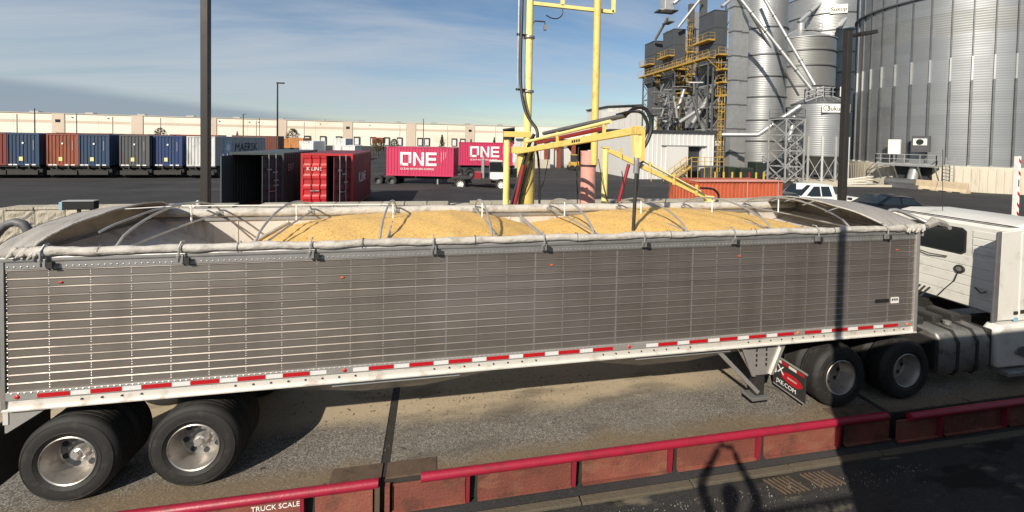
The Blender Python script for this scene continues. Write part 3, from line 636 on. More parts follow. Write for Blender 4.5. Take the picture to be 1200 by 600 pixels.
    mb.tube([(TL+.12,-.03,ZT+.22),(TL+.24,-.05,ZT+.30),(TL+.36,-.03,ZT+.27),(TL+.50,-.02,ZT+.24),(TL+.56,-.02,ZT+.22)],.07,9,[.04,.075,.07,.055,.03]); 
    mb.v = [(x+rn.uniform(-.012,.012),y+rn.uniform(-.012,.012),z+rn.uniform(-.015,.015)) for x,y,z in mb.v]
    mb.build('tarp_tail','tarp_cap',t)
    # bent tarp arms at both ends
    MB().tube([(-.03,1.2,1.9),(-1.0,1.2,2.1),(-1.25,1.2,2.6),(-1.12,1.2,2.89),(-1.04,1.2,3.0),(-.96,1.2,3.08),(-.87,1.2,3.11),(-.78,1.2,3.08),(-.73,1.2,3.0),(-.70,1.2,2.85),(-.5,1.2,2.5),(-.03,1.2,2.4)],.052,12).build('tarp_arm','grey_plastic',t,smooth=True)
    MB().tube([(12.86,.6,2.7),(12.87,.6,3.0),(12.92,.6,3.12),(13.0,.6,3.17),(13.12,.6,3.175),(13.3,.6,3.13),(13.5,.5,3.03),(13.6,.3,2.93),(13.55,.05,2.95)],.034,10).build('tarp_arm','steel_tube',t,smooth=True)
    return t
build_trailer()

def heap():
    def f(u, v):
        x = .6+11.8*u; y = .05+(TW-.095)*v
        c = math.sin(math.pi*v)**.6
        T = [(.6,2.0),(1.2,2.2),(1.8,2.50),(2.3,2.86),(2.8,2.97),(3.3,3.03),(4.2,3.05),(5,3.09),(5.6,3.02),(6.05,2.92),(6.5,2.80),(6.9,2.86),(7.4,2.93),(8.1,3.03),(9.2,3.09),(10.2,3.04),(11.0,2.96),(11.4,2.86),(12.5,2.4)]
        z = 2.0
        for (xa,za),(xb,zb_) in zip(T,T[1:]):
            if xa <= x <= xb: q = (x-xa)/(xb-xa); z = za+(zb_-za)*q
        z = z - .025 - .10*(1-c)
        return (x, y, z + .006*math.sin(x*9+y*5)+.004*math.sin(x*23-y*17)+random.uniform(-.0015,.0015))
    o = MB().grid(f, 220, 40).build('maize_heap', 'maize', smooth=True)
    tag(o, 'golden maize heaped inside the open grain trailer', 'grain', kind='stuff')
heap()

# ------------------------------------------------------------------ tractor
def build_tractor():
    t = thing('truck_tractor', 'white day cab truck tractor coupled to the front of the grain trailer', 'truck', (14.5,1.2,0))
    Y0, Y1 = .18, 2.26; XB = 15.38
    # cab shell
    out_ = [(XB,1.12),(XB,2.78),(XB+.10,2.90),(XB+.35,2.95),(16.9,2.93),(17.15,2.80),(17.75,2.0),(17.8,1.12)]
    MB().prism(out_,'y',Y0+.02,Y1-.02).build('cab_body','cab_white',t,smooth=True,bevel=.05)
    # back wall with pressed ribs
    for i in range(5):
        z = 1.16+i*.2
        MB().box((XB-.012,Y0+.10,z),(XB+.004,Y1-.08,z+.188)).build('back_panel_rib','cab_white',t,bevel=.006)
    for i in range(3):
        z = 2.24+i*.16
        MB().box((XB-.012,Y0+.08,z),(XB+.004,.82,z+.14)).build('back_panel_rib','cab_white',t,bevel=.006)
    wy0, wy1 = .95, 1.95
    rw = MB().prism([(wy0,2.25),(wy0+.06,2.19),(wy1-.06,2.19),(wy1,2.25),(wy1,2.62),(wy1-.06,2.68),(wy0+.06,2.68),(wy0,2.62)],'x',XB-.012,XB+.006).build('rear_window','window_glass',t)
    MB().prism([(wy0-.03,2.22),(wy0+.04,2.16),(wy1-.04,2.16),(wy1+.03,2.22),(wy1+.03,2.65),(wy1-.04,2.71),(wy0+.04,2.71),(wy0-.03,2.65)],'x',XB-.009,XB+.003).build('gasket','black_rubber',rw)
    MB().cyl((XB-.045,1.0,1.86),(XB,1.0,1.86),.085,n=18).build('vent','dark_steel',t,bevel=.01)
    MB().cyl((XB-.055,1.0,1.86),(XB-.046,1.0,1.86),.045,n=14).build('vent_cap','dull_aluminium',t)
    MB().tube([(XB-.05,1.75,2.08),(XB-.07,1.5,2.05),(XB-.05,1.2,2.07)],.012,6).build('grab_rail','dark_steel',t)
    MB().tube([(XB-.03,1.02,1.80),(XB-.05,1.06,1.6),(XB-.05,1.2,1.4),(XB-.1,1.3,1.2)],.009,6).build('air_hose','hose_black',t)
    MB().tube([(XB-.06,.55,1.55),(XB-.08,.62,1.5),(XB-.07,.72,1.58)],.014,6).build('grab_rail','dark_steel',t)
    # roof gutter line
    MB().tube([(XB+.03,Y1-.1,2.885),(XB+.03,Y0+.16,2.885),(XB+.09,Y0+.05,2.87),(XB+.13,Y0+.012,2.78)],.012,6).build('roof_seam','black_rubber',t)
    # side extender on the near side and the far side
    for y, nm in ((Y0,'near'),(Y1,'far')):
        s = -1 if nm == 'near' else 1
        MB().prism([(14.97,1.16),(XB+.2,1.16),(XB+.2,2.84),(14.99,2.80)],'y',y,y-s*.03).build('side_extender','cab_white',t,bevel=.01)
        MB().prism([(14.85,1.14),(14.975,1.14),(14.995,2.82),(14.90,2.80)],'y',y+s*.002,y-s*.035).build('extender_edge','grey_plastic',t,bevel=.01)
    # door, window, handle
    d = MB().box((15.47,Y0-.012,1.14),(16.6,Y0+.03,2.80)).build('door','cab_white',t,bevel=.015)
    MB().prism([(15.56,2.0),(16.5,2.0),(16.5,2.66),(15.60,2.70),(15.56,2.66)],'y',Y0-.022,Y0+.0).build('door_window','window_glass',d)
    MB().box((15.35,Y0-.02,1.26),(15.44,Y0+.0,1.32)).build('step_vent','black_rubber',t,bevel=.005)
    MB().box((15.50,Y0-.022,1.27),(15.64,Y0-.002,1.34)).build('door_handle','black_rubber',d,bevel=.005)
    MB().box((15.36,Y0-.018,1.13),(15.45,Y0+.0,1.2)).build('sticker','blue_panel',t)
    MB().lathe([(0,-.01),(.05,-.008),(.055,0)],16,(15.63,Y0-.012,1.52),'y').build('door_badge','red_lens',d)
    # windscreen, hood, bumper, front wheels (out of the picture to the right)
    MB().prism([(17.2,2.76),(17.73,2.05),(17.76,2.06),(17.23,2.77)],'y',Y0+.12,Y1-.12).build('windscreen','window_glass',t)
    MB().prism([(17.7,1.95),(19.6,1.62),(19.95,1.35),(20.0,.75),(17.7,.75)],'y',Y0+.2,Y1-.2).build('bonnet','cab_white',t,bevel=.08)
    MB().box((19.6,Y0,.35),(20.05,Y1,.72)).build('bumper','grey_plastic',t,bevel=.04)
    wheel(t,18.9,.10,.51,dual=False,hub=True,deep=False); wheel(t,18.9,2.34,.51,flip=True,dual=False,hub=True,deep=False)
    # lower fairing and step behind the door
    MB().prism([(14.82,.34),(14.78,.60),(14.78,1.02),(14.90,1.12),(16.9,1.12),(16.9,.34)],'y',.06,.30).build('side_skirt','cab_white',t,bevel=.05)
    MB().box((14.95,-.02,.22),(17.0,.32,.30)).build('step','dull_aluminium',t,bevel=.01)
    MB().prism([(15.2,.62),(15.5,.5),(16.8,.5),(16.8,.72),(15.3,.72)],'y',.03,.062).build('step_recess','grey_plastic',t)
    # fuel tank
    tk = MB().prism([(.12,.30),(.5,.26),(.74,.36),(.74,.98),(.52,1.08),(.16,1.06),(.06,.90),(.06,.44)],'x',13.50,14.62).build('fuel_tank','tank_metal',t,bevel=.04,smooth=True)
    for x in (13.86,14.30): MB().prism([(.11,.28),(.5,.24),(.76,.35),(.76,1.0),(.53,1.10),(.15,1.08),(.045,.91),(.045,.43)],'x',x-.03,x+.03).build('tank_strap','dark_steel',tk,bevel=.005)
    MB().cyl((14.05,.35,1.09),(14.05,.35,1.15),.06,n=14).build('filler_cap','dull_aluminium',tk)
    MB().box((13.42,.1,.42),(13.49,.7,.95)).build('tank_bracket','dark_steel',t,bevel=.01)
    MB().box((14.63,.12,.36),(14.76,.7,1.05)).build('battery_box','dark_steel',t,bevel=.02)
    # frame, fifth wheel, deck plates and fenders
    for y in (.78,1.66): MB().box((10.75,y-.045,.72),(19.5,y+.045,1.0)).build('frame_rail','dark_steel',t)
    for x in (10.8,12.05,13.3,14.5): MB().box((x,.82,.75),(x+.1,1.62,.95)).build('cross_member','dark_steel',t)
    MB().prism([(11.3,1.02),(12.5,1.02),(12.6,1.12),(11.25,1.16)],'y',.7,1.75).build('fifth_wheel','dark_steel',t,bevel=.02)
    MB().box((13.25,.35,1.01),(14.7,2.1,1.035)).build('deck_plate','dark_steel',t)
    for x in (13.45,13.9,14.35): MB().box((x,.45,1.04),(x+.22,.9,1.2)).build('air_tank','dark_steel',t,bevel=.03)
    for i in range(3): MB().tube([(XB-.02,1.5+i*.09,1.3),(15.1,1.5+i*.08,1.12),(14.2,1.5,1.09),(13.4,1.4+i*.1,1.15),(12.95,1.35+i*.1,1.5)],.018,6).build('air_line','hose_black',t,smooth=True)
    for x in (11.37,12.73):
        MB().cyl((x,.4,.52),(x,2.05,.52),.08,n=12).build('axle','dark_steel',t)
        wheel(t,x,.06,.51,hub=False,rim='chrome_rim'); wheel(t,x,2.38,.51,flip=True,hub=False)
    # mud flaps behind the drive wheels
    for y0 in (.05,1.76):
        fl = MB().box((10.69,y0,.13),(10.705,y0+.64,.60)).build('mud_flap','black_rubber',t)
        MB().box((10.682,y0+.012,.115),(10.688,y0+.628,.135)).build('flap_weight','bright_aluminium',fl)
        MB().cyl((10.70,y0-.02,.62),(10.70,y0+.66,.62),.018,n=8).build('flap_bracket','bright_aluminium',fl)
        for q in range(4): MB().box((10.684,y0+.02+q*.15,.545),(10.6885,y0+.165+q*.15,.59)).build('reflector_tape','reflector_red' if q % 2 == 0 else 'reflector_white',fl)
        mb = MB(); n = 20
        mb.v = [(10.686,y0+.26+.21*math.cos(2*math.pi*i/n),.37+.085*math.sin(2*math.pi*i/n)) for i in range(n)]+[(10.6895,y0+.26+.21*math.cos(2*math.pi*i/n),.37+.085*math.sin(2*math.pi*i/n)) for i in range(n)]
        mb.f = [tuple(range(n)),tuple(range(n,2*n))]+[(i,(i+1)%n,n+(i+1)%n,n+i) for i in range(n)]
        mb.build('flap_oval','reflector_red',fl)
        text('flap_lettering','JX',.20,'white_lettering',fl,(10.683,y0+.60,.37),(0,-1,0),(0,0,1),.001)
        MB().box((10.6835,y0+.16,.36),(10.6855,y0+.34,.385)).build('oval_mark','grey_lettering',fl)
        text('flap_lettering','JXE.COM',.10,'white_lettering',fl,(10.683,y0+.56,.19),(0,-1,0),(0,0,1),.001)
    # aerial
    MB().cyl((XB+.4,1.6,2.93),(XB+.36,1.62,4.3),.006,n=5).build('aerial','dark_steel',t)
    return t
build_tractor()

# ------------------------------------------------------------------ grain probe
def build_probe():
    t = thing('grain_probe', 'yellow hydraulic grain probe with mast and boom reaching into the trailer', 'grain probe', (7.02,4.6,gz(7,4.6)))
    mx, my = 7.0, 4.6
    MB().box((mx-.35,my-.35,-.45),(mx+.35,my+.35,-.15)).build('base','silo_concrete',t,bevel=.02)
    MB().cyl((mx,my,-.2),(mx,my,4.0),.225,n=24).build('mast_sleeve','yellow_paint',t,smooth=True)
    MB().cyl((mx+.02,my,4.0),(mx+.02,my,8.3),.096,n=20).build('mast','pale_yellow',t,smooth=True)
    for z in (4.02,5.55,6.9): MB().cyl((mx+.02,my,z),(mx+.02,my,z+.05),.145,n=20).build('collar','dull_aluminium',t)
    # short post beside the mast with a slewing arm
    MB().cyl((6.5,4.6,-.2),(6.5,4.6,4.35),.078,n=14).build('side_post','pale_yellow',t,smooth=True)
    MB().box((6.42,4.5,4.42),(7.1,4.7,4.56)).build('slew_arm','yellow_paint',t,bevel=.01)
    MB().box((6.44,4.53,4.34),(6.60,4.67,4.42)).build('slew_pad','dark_steel',t)
    MB().box((6.62,4.45,4.02),(7.25,4.75,4.18)).build('boom_foot','yellow_paint',t,bevel=.01)
    # boom towards the trailer
    a = Vector((6.75,4.55,4.05)); b = Vector((7.86,.62,4.52))
    MB().bar(a,b,.10,.12).build('boom','yellow_paint',t,bevel=.01)
    d = (b-a)
    MB().cyl(a+d*.12+Vector((0,0,.20)),a+d*.86+Vector((0,0,.24)),.035,n=10).build('boom_pipe','pale_yellow',t,smooth=True)
    MB().cyl(a+d*.22+Vector((.05,0,.14)),a+d*.80+Vector((.05,0,.155)),.042,n=12).build('ram','red_cylinder',t,smooth=True)
    MB().cyl(a+d*.30+Vector((.10,.25,.32)),a+d*.93+Vector((.06,0,.30)),.045,n=12).build('suction_pipe','grey_plastic',t,smooth=True)
    for f in (.1,.45,.82): MB().bar(a+d*f+Vector((0,0,.05)),a+d*f+Vector((0,0,.27)),.05).build('pipe_clip','yellow_paint',t)
    for k in range(4): MB().bar(a+d*(.60+.018*k)+Vector((-.052,0,.0)),a+d*(.612+.018*k)+Vector((-.052,0,.0)),.006,.05).build('stencil_mark','dark_lettering',t)
    # head and probe tube
    hx, hy = 7.87, .52
    MB().box((hx-.06,hy-.05,4.46),(hx+.08,hy+.09,4.60)).build('head','yellow_paint',t,bevel=.012)
    MB().add([(hx-.075,hy-.04,4.45),(hx+.085,hy-.04,4.45),(hx+.085,hy+.07,4.45),(hx-.075,hy+.07,4.45),(hx-.02,hy-.03,4.02),(hx+.05,hy-.03,4.02),(hx+.05,hy+.06,4.02),(hx-.02,hy+.06,4.02)],[(3,2,1,0),(4,5,6,7),(0,1,5,4),(1,2,6,5),(2,3,7,6),(3,0,4,7)]).build('hanger','pale_yellow',t,bevel=.006)
    MB().box((hx+.06,hy-.06,4.05),(hx+.11,hy+.08,4.56)).build('swivel','yellow_paint',t)
    MB().cyl((hx+.015,hy,4.25),(hx-.03,hy-.01,2.85),.028,n=12).build('probe_tube','dark_steel',t,smooth=True)
    MB().cyl((hx+.0,hy,3.85),(hx+.01,hy,4.1),.045,n=12).build('tube_clamp','dull_aluminium',t)
    def hose(pts, r=.022):
        P = [Vector(p) for p in pts]; res = []
        for i in range(len(P)-1):
            p0,p1,p2,p3 = P[max(i-1,0)],P[i],P[i+1],P[min(i+2,len(P)-1)]
            for k in range(6):
                s = k/6; res.append(.5*((2*p1)+(p2-p0)*s+(2*p0-5*p1+4*p2-p3)*s*s+(3*p1-p0-3*p2+p3)*s**3))
        res.append(P[-1]); MB().tube(res, r, 7).build('hose','hose_black',t,smooth=True)
    e = a+d*.93+Vector((.06,0,.30))
    hose([e,(7.90,.62,4.90),(8.04,.55,4.86),(8.12,.52,4.62),(8.06,.52,4.38),(7.95,.5,4.22)],.032)
    hose([e+Vector((-.05,.2,.02)),(7.85,.65,4.84),(7.98,.56,4.80),(8.05,.52,4.60),(7.98,.52,4.40)],.026)
    hose([(6.80,4.45,8.2),(6.79,4.45,7.2),(6.78,4.44,6.3),(6.80,4.40,5.6),(6.92,4.30,5.0),(7.15,4.15,4.6),(7.12,4.0,4.3)],.04)
    hose([(7.1,4.2,4.5),(6.95,4.3,4.1),(6.72,4.28,3.3),(6.55,4.3,2.6),(6.3,4.3,1.2)],.042)
    hose([(7.15,4.1,4.4),(7.05,4.3,3.9),(6.85,4.28,3.2),(6.75,4.3,2.4),(6.65,4.3,1)],.032)
    hose([(7.1,4.2,4.4),(7.24,4.3,3.9),(7.28,4.3,3.2),(7.3,4.3,2.4),(7.35,4.3,1)],.030)
    hose([(7.1,3.6,4.4),(7.35,3.6,4.25),(7.55,3.0,4.2),(7.7,2.4,4.45)],.012)
    hose([(7.55,4.4,4.1),(7.45,4.45,3.4),(7.35,4.5,3.1),(7.2,4.5,2.9)],.01)
    hose([(6.55,4.5,3.2),(6.8,4.35,2.95),(7.0,4.3,3.3),(7.1,4.3,3.9)],.010)
    MB().cyl((6.85,4.2,3.75),(6.55,4.2,2.3),.045,n=10).build('feed_ram','red_cylinder',t,smooth=True)
    MB().tube([(6.72,4.47,5.55),(6.72,4.47,8.4)],.018,6).build('conduit','dull_aluminium',t)
    for z in (6.95,5.6): MB().bar((6.68,4.47,z),(7.02,4.55,z),.05).build('conduit_clamp','dark_steel',t)
    # top cross bar joined to the second pole
    MB().bar((7.05,4.6,7.78),(9.25,4.6,7.72),.085).build('cross_bar','pale_yellow',t)
    MB().bar((9.25,4.6,7.70),(9.25,4.6,8.4),.085).build('cross_bar','pale_yellow',t); MB().bar((7.87,4.6,7.78),(7.87,4.6,8.4),.085).build('cross_bar','pale_yellow',t)
    hose([(7.86,4.58,7.75),(7.86,4.55,7.55),(7.72,4.5,7.42),(7.55,4.5,7.42),(7.42,4.5,7.48)],.014)
    MB().tube([(7.06,4.55,7.2),(7.14,4.55,7.33),(7.40,4.55,7.33),(7.41,4.55,7.22)],.018,6).build('lamp_bracket','dark_steel',t)
    MB().box((7.38,4.5,7.12),(7.45,4.6,7.24)).build('lamp','dull_aluminium',t)
    # second pole and its pink sleeve
    MB().cyl((8.66,4.62,-.2),(8.66,4.62,4.1),.20,n=24).build('second_sleeve','pink_paint',t,smooth=True)
    MB().cyl((8.75,4.44,3.75),(8.75,4.44,8.3),.088,n=20).build('second_pole','yellow_paint',t,smooth=True)
    MB().cyl((8.66,4.62,3.70),(8.66,4.62,3.75),.215,n=20).build('collar','dark_steel',t)
    for dx in (-.33,): hose([(8.66+dx,4.45,4.2),(8.62+dx,4.42,3.4),(8.64+dx,4.4,2.9),(8.6+dx,4.4,2.0)],.014)
    hose([(8.85,4.4,3.9),(9.0,4.4,3.2),(9.1,4.4,2.9),(9.3,4.4,2.4)],.01)
    # parked second boom on a short post
    MB().cyl((9.12,4.6,-.2),(9.12,4.6,4.18),.078,n=14).build('rest_post','pale_yellow',t,smooth=True)
    MB().box((9.03,4.51,4.18),(9.21,4.69,4.22)).build('post_cap','yellow_paint',t)
    p = Vector((9.2,4.55,4.12)); q = Vector((12.05,4.4,2.85)); dd = q-p
    MB().bar(p,q,.10,.12).build('second_boom','yellow_paint',t,bevel=.01)
    MB().cyl(p+dd*.35+Vector((0,0,.17)),q+Vector((-.25,0,.2)),.022,n=8).build('boom_pipe','pale_yellow',t,smooth=True)
    MB().cyl(p+dd*.3+Vector((0,-.1,.12)),q+Vector((-.2,-.1,.14)),.014,n=6).build('boom_pipe','grey_plastic',t)
    for f in (.1,.38,.62,.85): MB().bar(p+dd*f+Vector((0,-.09,-.09)),p+dd*f+Vector((0,-.09,.2)),.05).build('boom_clip','yellow_paint',t)
    MB().box((q.x-.08,q.y-.1,q.z-.1),(q.x+.1,q.y+.1,q.z+.08)).build('boom_tip','pale_yellow',t,bevel=.01)
    hose([q+Vector((-.3,-.05,.3)),q+Vector((.05,-.1,.27)),q+Vector((.22,-.1,.1)),q+Vector((.15,-.1,-.08)),q+Vector((-.02,-.1,-.14))],.03)
    MB().cyl(p+dd*.18+Vector((0,-.08,-.12)),(9.45,4.45,2.75),.045,n=10).build('lift_ram','red_cylinder',t,smooth=True)
    MB().cyl((9.45,4.45,2.75),(9.35,4.45,2.35),.025,n=8).build('ram_rod','bright_aluminium',t,smooth=True)
    hose([(10.1,4.4,3.85),(9.95,4.35,3.7),(9.9,4.35,3.1),(9.75,4.35,2.6),(9.6,4.35,1.5)],.032)
    hose([(9.5,4.4,3.6),(9.55,4.35,3.0),(9.4,4.35,2.5),(9.3,4.35,1.8)],.012)
    hose([(10.9,4.35,3.3),(10.75,4.3,2.95),(10.6,4.3,2.6),(10.3,4.3,2.2)],.012)
build_probe()

# ------------------------------------------------------------------ poles
def lamp_pole(x, y, h, w, label, arm=None, box=False):
    z0 = gz(x,y); t = thing('lamp_pole', label, 'lamp pole', (x,y,z0), 0, 'dark square lamp poles by the scale')
    MB().box((x-w/2,y-w/2,z0),(x+w/2,y+w/2,h)).build('pole','pole_bronze',t,bevel=.012)
    MB().box((x-.17,y-.17,z0-.03),(x+.17,y+.17,z0+.05)).build('base_plate','pole_bronze',t,bevel=.01)
    MB().box((x-w/2-.004,y-w/2-.004,h+.001),(x+w/2+.004,y+w/2+.004,h+.025)).build('pole_cap','pole_bronze',t)
    MB().box((x-w/2-.003,y-.04,z0+.4),(x-w/2-.001,y+.04,z0+.6)).build('hand_hole_cover','pole_bronze',t)
    if arm:
        dx, dy = arm; p = Vector((x,y,h-.12)); 
        MB().bar(p+Vector((dx,dy,0))*.08,p+Vector((dx,dy,0))*.35+Vector((0,0,.03)),.06).build('arm','pole_bronze',t)
        a = p+Vector((dx,dy,0))*.33+Vector((0,0,.04)); b = p+Vector((dx,dy,0))*1.0+Vector((0,0,.16))
        hd = MB().bar(a,b,.30,.11).build('lamp_head','pole_bronze',t,bevel=.015)
        MB().bar(a+(b-a)*.25+Vector((0,0,-.04)),b-(b-a)*.1+Vector((0,0,-.04)),.22,.012).build('lens','reflector_white',hd)
    if box:
        MB().bar((x-w/2-.20,y-.05,2.75),(x-w/2-.02,y-.05,2.88),.07,.09).build('camera_housing','white_paint',t,bevel=.01)
        MB().box((x-w/2-.02,y-.07,2.76),(x-w/2-.001,y+.03,2.86)).build('camera_mount','dull_aluminium',t)
        MB().box((x-w/2-.005,y-w/2-.005,2.74),(x+w/2+.005,y+w/2+.005,2.77)).build('pole_band','dull_aluminium',t)
    return t
lamp_pole(-.21,4.6,9.0,.15,'tall dark square pole with a small camera, rising behind the rear of the trailer', None, True)
lamp_pole(16.62,4.6,7.72,.165,'dark square lamp pole with flat lamp head behind the front of the trailer', (.95,.05))
lamp_pole(7.80,-4.32,7.2,.095,'dark square lamp pole at the corner of the scale office beside the scale', (-.5,.3))

def far_pole(u, vtop, dep, w, label, head=1):
    x, y = XY(u, dep); z0 = gz(x,y); h = P3(u,vtop,dep).z
    t = thing('light_mast', label, 'light mast', (x,y,z0), 0, 'light masts standing about the far yard')
    MB().cyl((x,y,z0),(x,y,h),w,w*.7,8).build('pole','pole_bronze',t)
    if head: MB().box((x-.9*head if head<0 else x-.1,y-.2,h-.02),(x+.1 if head<0 else x+.9*head,y+.2,h+.16)).build('lamp_head','pole_bronze',t)
far_pole(325,98,60,.14,'tall thin light mast beyond the two open containers',1)
far_pole(41,127,150,.2,'leftmost thin light mast before the warehouse',0); far_pole(90,133,150,.16,'thin bare mast over the rust coloured container',0)
far_pole(285,134,150,.2,'light mast before the warehouse, beyond the grey lettered container',1); far_pole(304,138,170,.14,'faint bare mast before the warehouse left of the tall thin mast',0)
far_pole(496,139,160,.18,'thin mast before the warehouse above the nearer magenta container',0)

# ------------------------------------------------------------------ block wall
def build_wall():
    t = thing('block_wall', 'wall of rough split faced concrete blocks behind the trailer', 'wall', (6,WALL_Y,0))
    bl, bh, bd = .90, .61, .55; variants = []
    for k in range(5):
        rn = random.Random(40+k); mb = MB(); nx, nz = 7, 5
        for j in range(nz+1):
            for i in range(nx+1):
                e = (i in (0,nx)) or (j in (0,nz))
                mb.v.append((-bl/2+.012+(bl-.024)*i/nx, -bd/2+(.03 if e else rn.uniform(-.035,.012)), .008+(bh-.016)*j/nz))
        w = nx+1
        mb.f = [(j*w+i,j*w+i+1,(j+1)*w+i+1,(j+1)*w+i) for j in range(nz) for i in range(nx)]
        o = len(mb.v); x0,x1 = -bl/2+.012, bl/2-.012; z0,z1 = .008, bh-.008
        mb.v += [(x0,bd/2,z0),(x1,bd/2,z0),(x1,bd/2,z1),(x0,bd/2,z1)]
        A,B,Cc,Dd = 0,nx,nz*w+nx,nz*w
        mb.f += [(o,o+3,o+2,o+1),tuple([A]+[o,o+1]+[B]+list(range(B-1,0,-1))),tuple([Dd]+list(range(Dd+1,Cc))+[Cc,o+2,o+3]),tuple([A]+[j*w for j in range(1,nz)]+[Dd,o+3,o]),tuple([B,o+1,o+2,Cc]+[j*w+nx for j in range(nz-1,0,-1)])]
        me = mb.mesh('block'); me.materials.append(M['block_stone']); variants.append(me)
    capm = MB().box((-bl/2+.018,-bd/2-.02,0),(bl/2-.018,bd/2,.085)).mesh('cap_stone'); capm.materials.append(M['block_stone'])
    x0, x1 = -14.0, 23.4
    for row in range(3):
        z = 1.70-.085-.61*(row+1); x = x0+(row%2)*bl/2; i = 0
        while x < x1:
            o = inst(variants[(i*3+row*2+int(x*7))%5],'block',None,t,(x,WALL_Y+random.uniform(-.012,.012)+.012*row*-1,z), 0)
            x += bl; i += 1
    x = x0; i = 0
    while x < x1:
        if i % 9 != 4: inst(capm,'cap_stone',None,t,(x,WALL_Y+random.uniform(-.01,.01),1.70-.085+random.uniform(-.004,.004)),random.uniform(-.01,.01))
        x += bl; i += 1
    MB().box((x0-.4,WALL_Y-.2,-.45),(x1,WALL_Y+.25,-.22)).build('footing','silo_concrete',t)
build_wall()
def small_sign():
    x, y = -4.55, 6.9; t = thing('sign_board', 'dark flat display board with pale blue edge before the block wall', 'sign', (x,y,gz(x,y)))
    c = P3(90,240,11.2); x, y, z = c
    MB().box((x-.30,y-.06,z-.12),(x+.44,y+.12,z+.10)).build('board','dark_lettering',t,bevel=.01)
    MB().box((x-.38,y-.05,z-.14),(x-.302,y+.11,z+.08)).build('edge_panel','blue_panel',t,bevel=.005)
    MB().box((x-.3,y-.07,z+.101),(x+.44,y+.12,z+.12)).build('hood','galv_light',t)
    for dx in (.0,.3): MB().box((x+dx,y+.0,gz(x,y)),(x+dx+.06,y+.06,z-.12)).build('post','dark_steel',t)
small_sign()

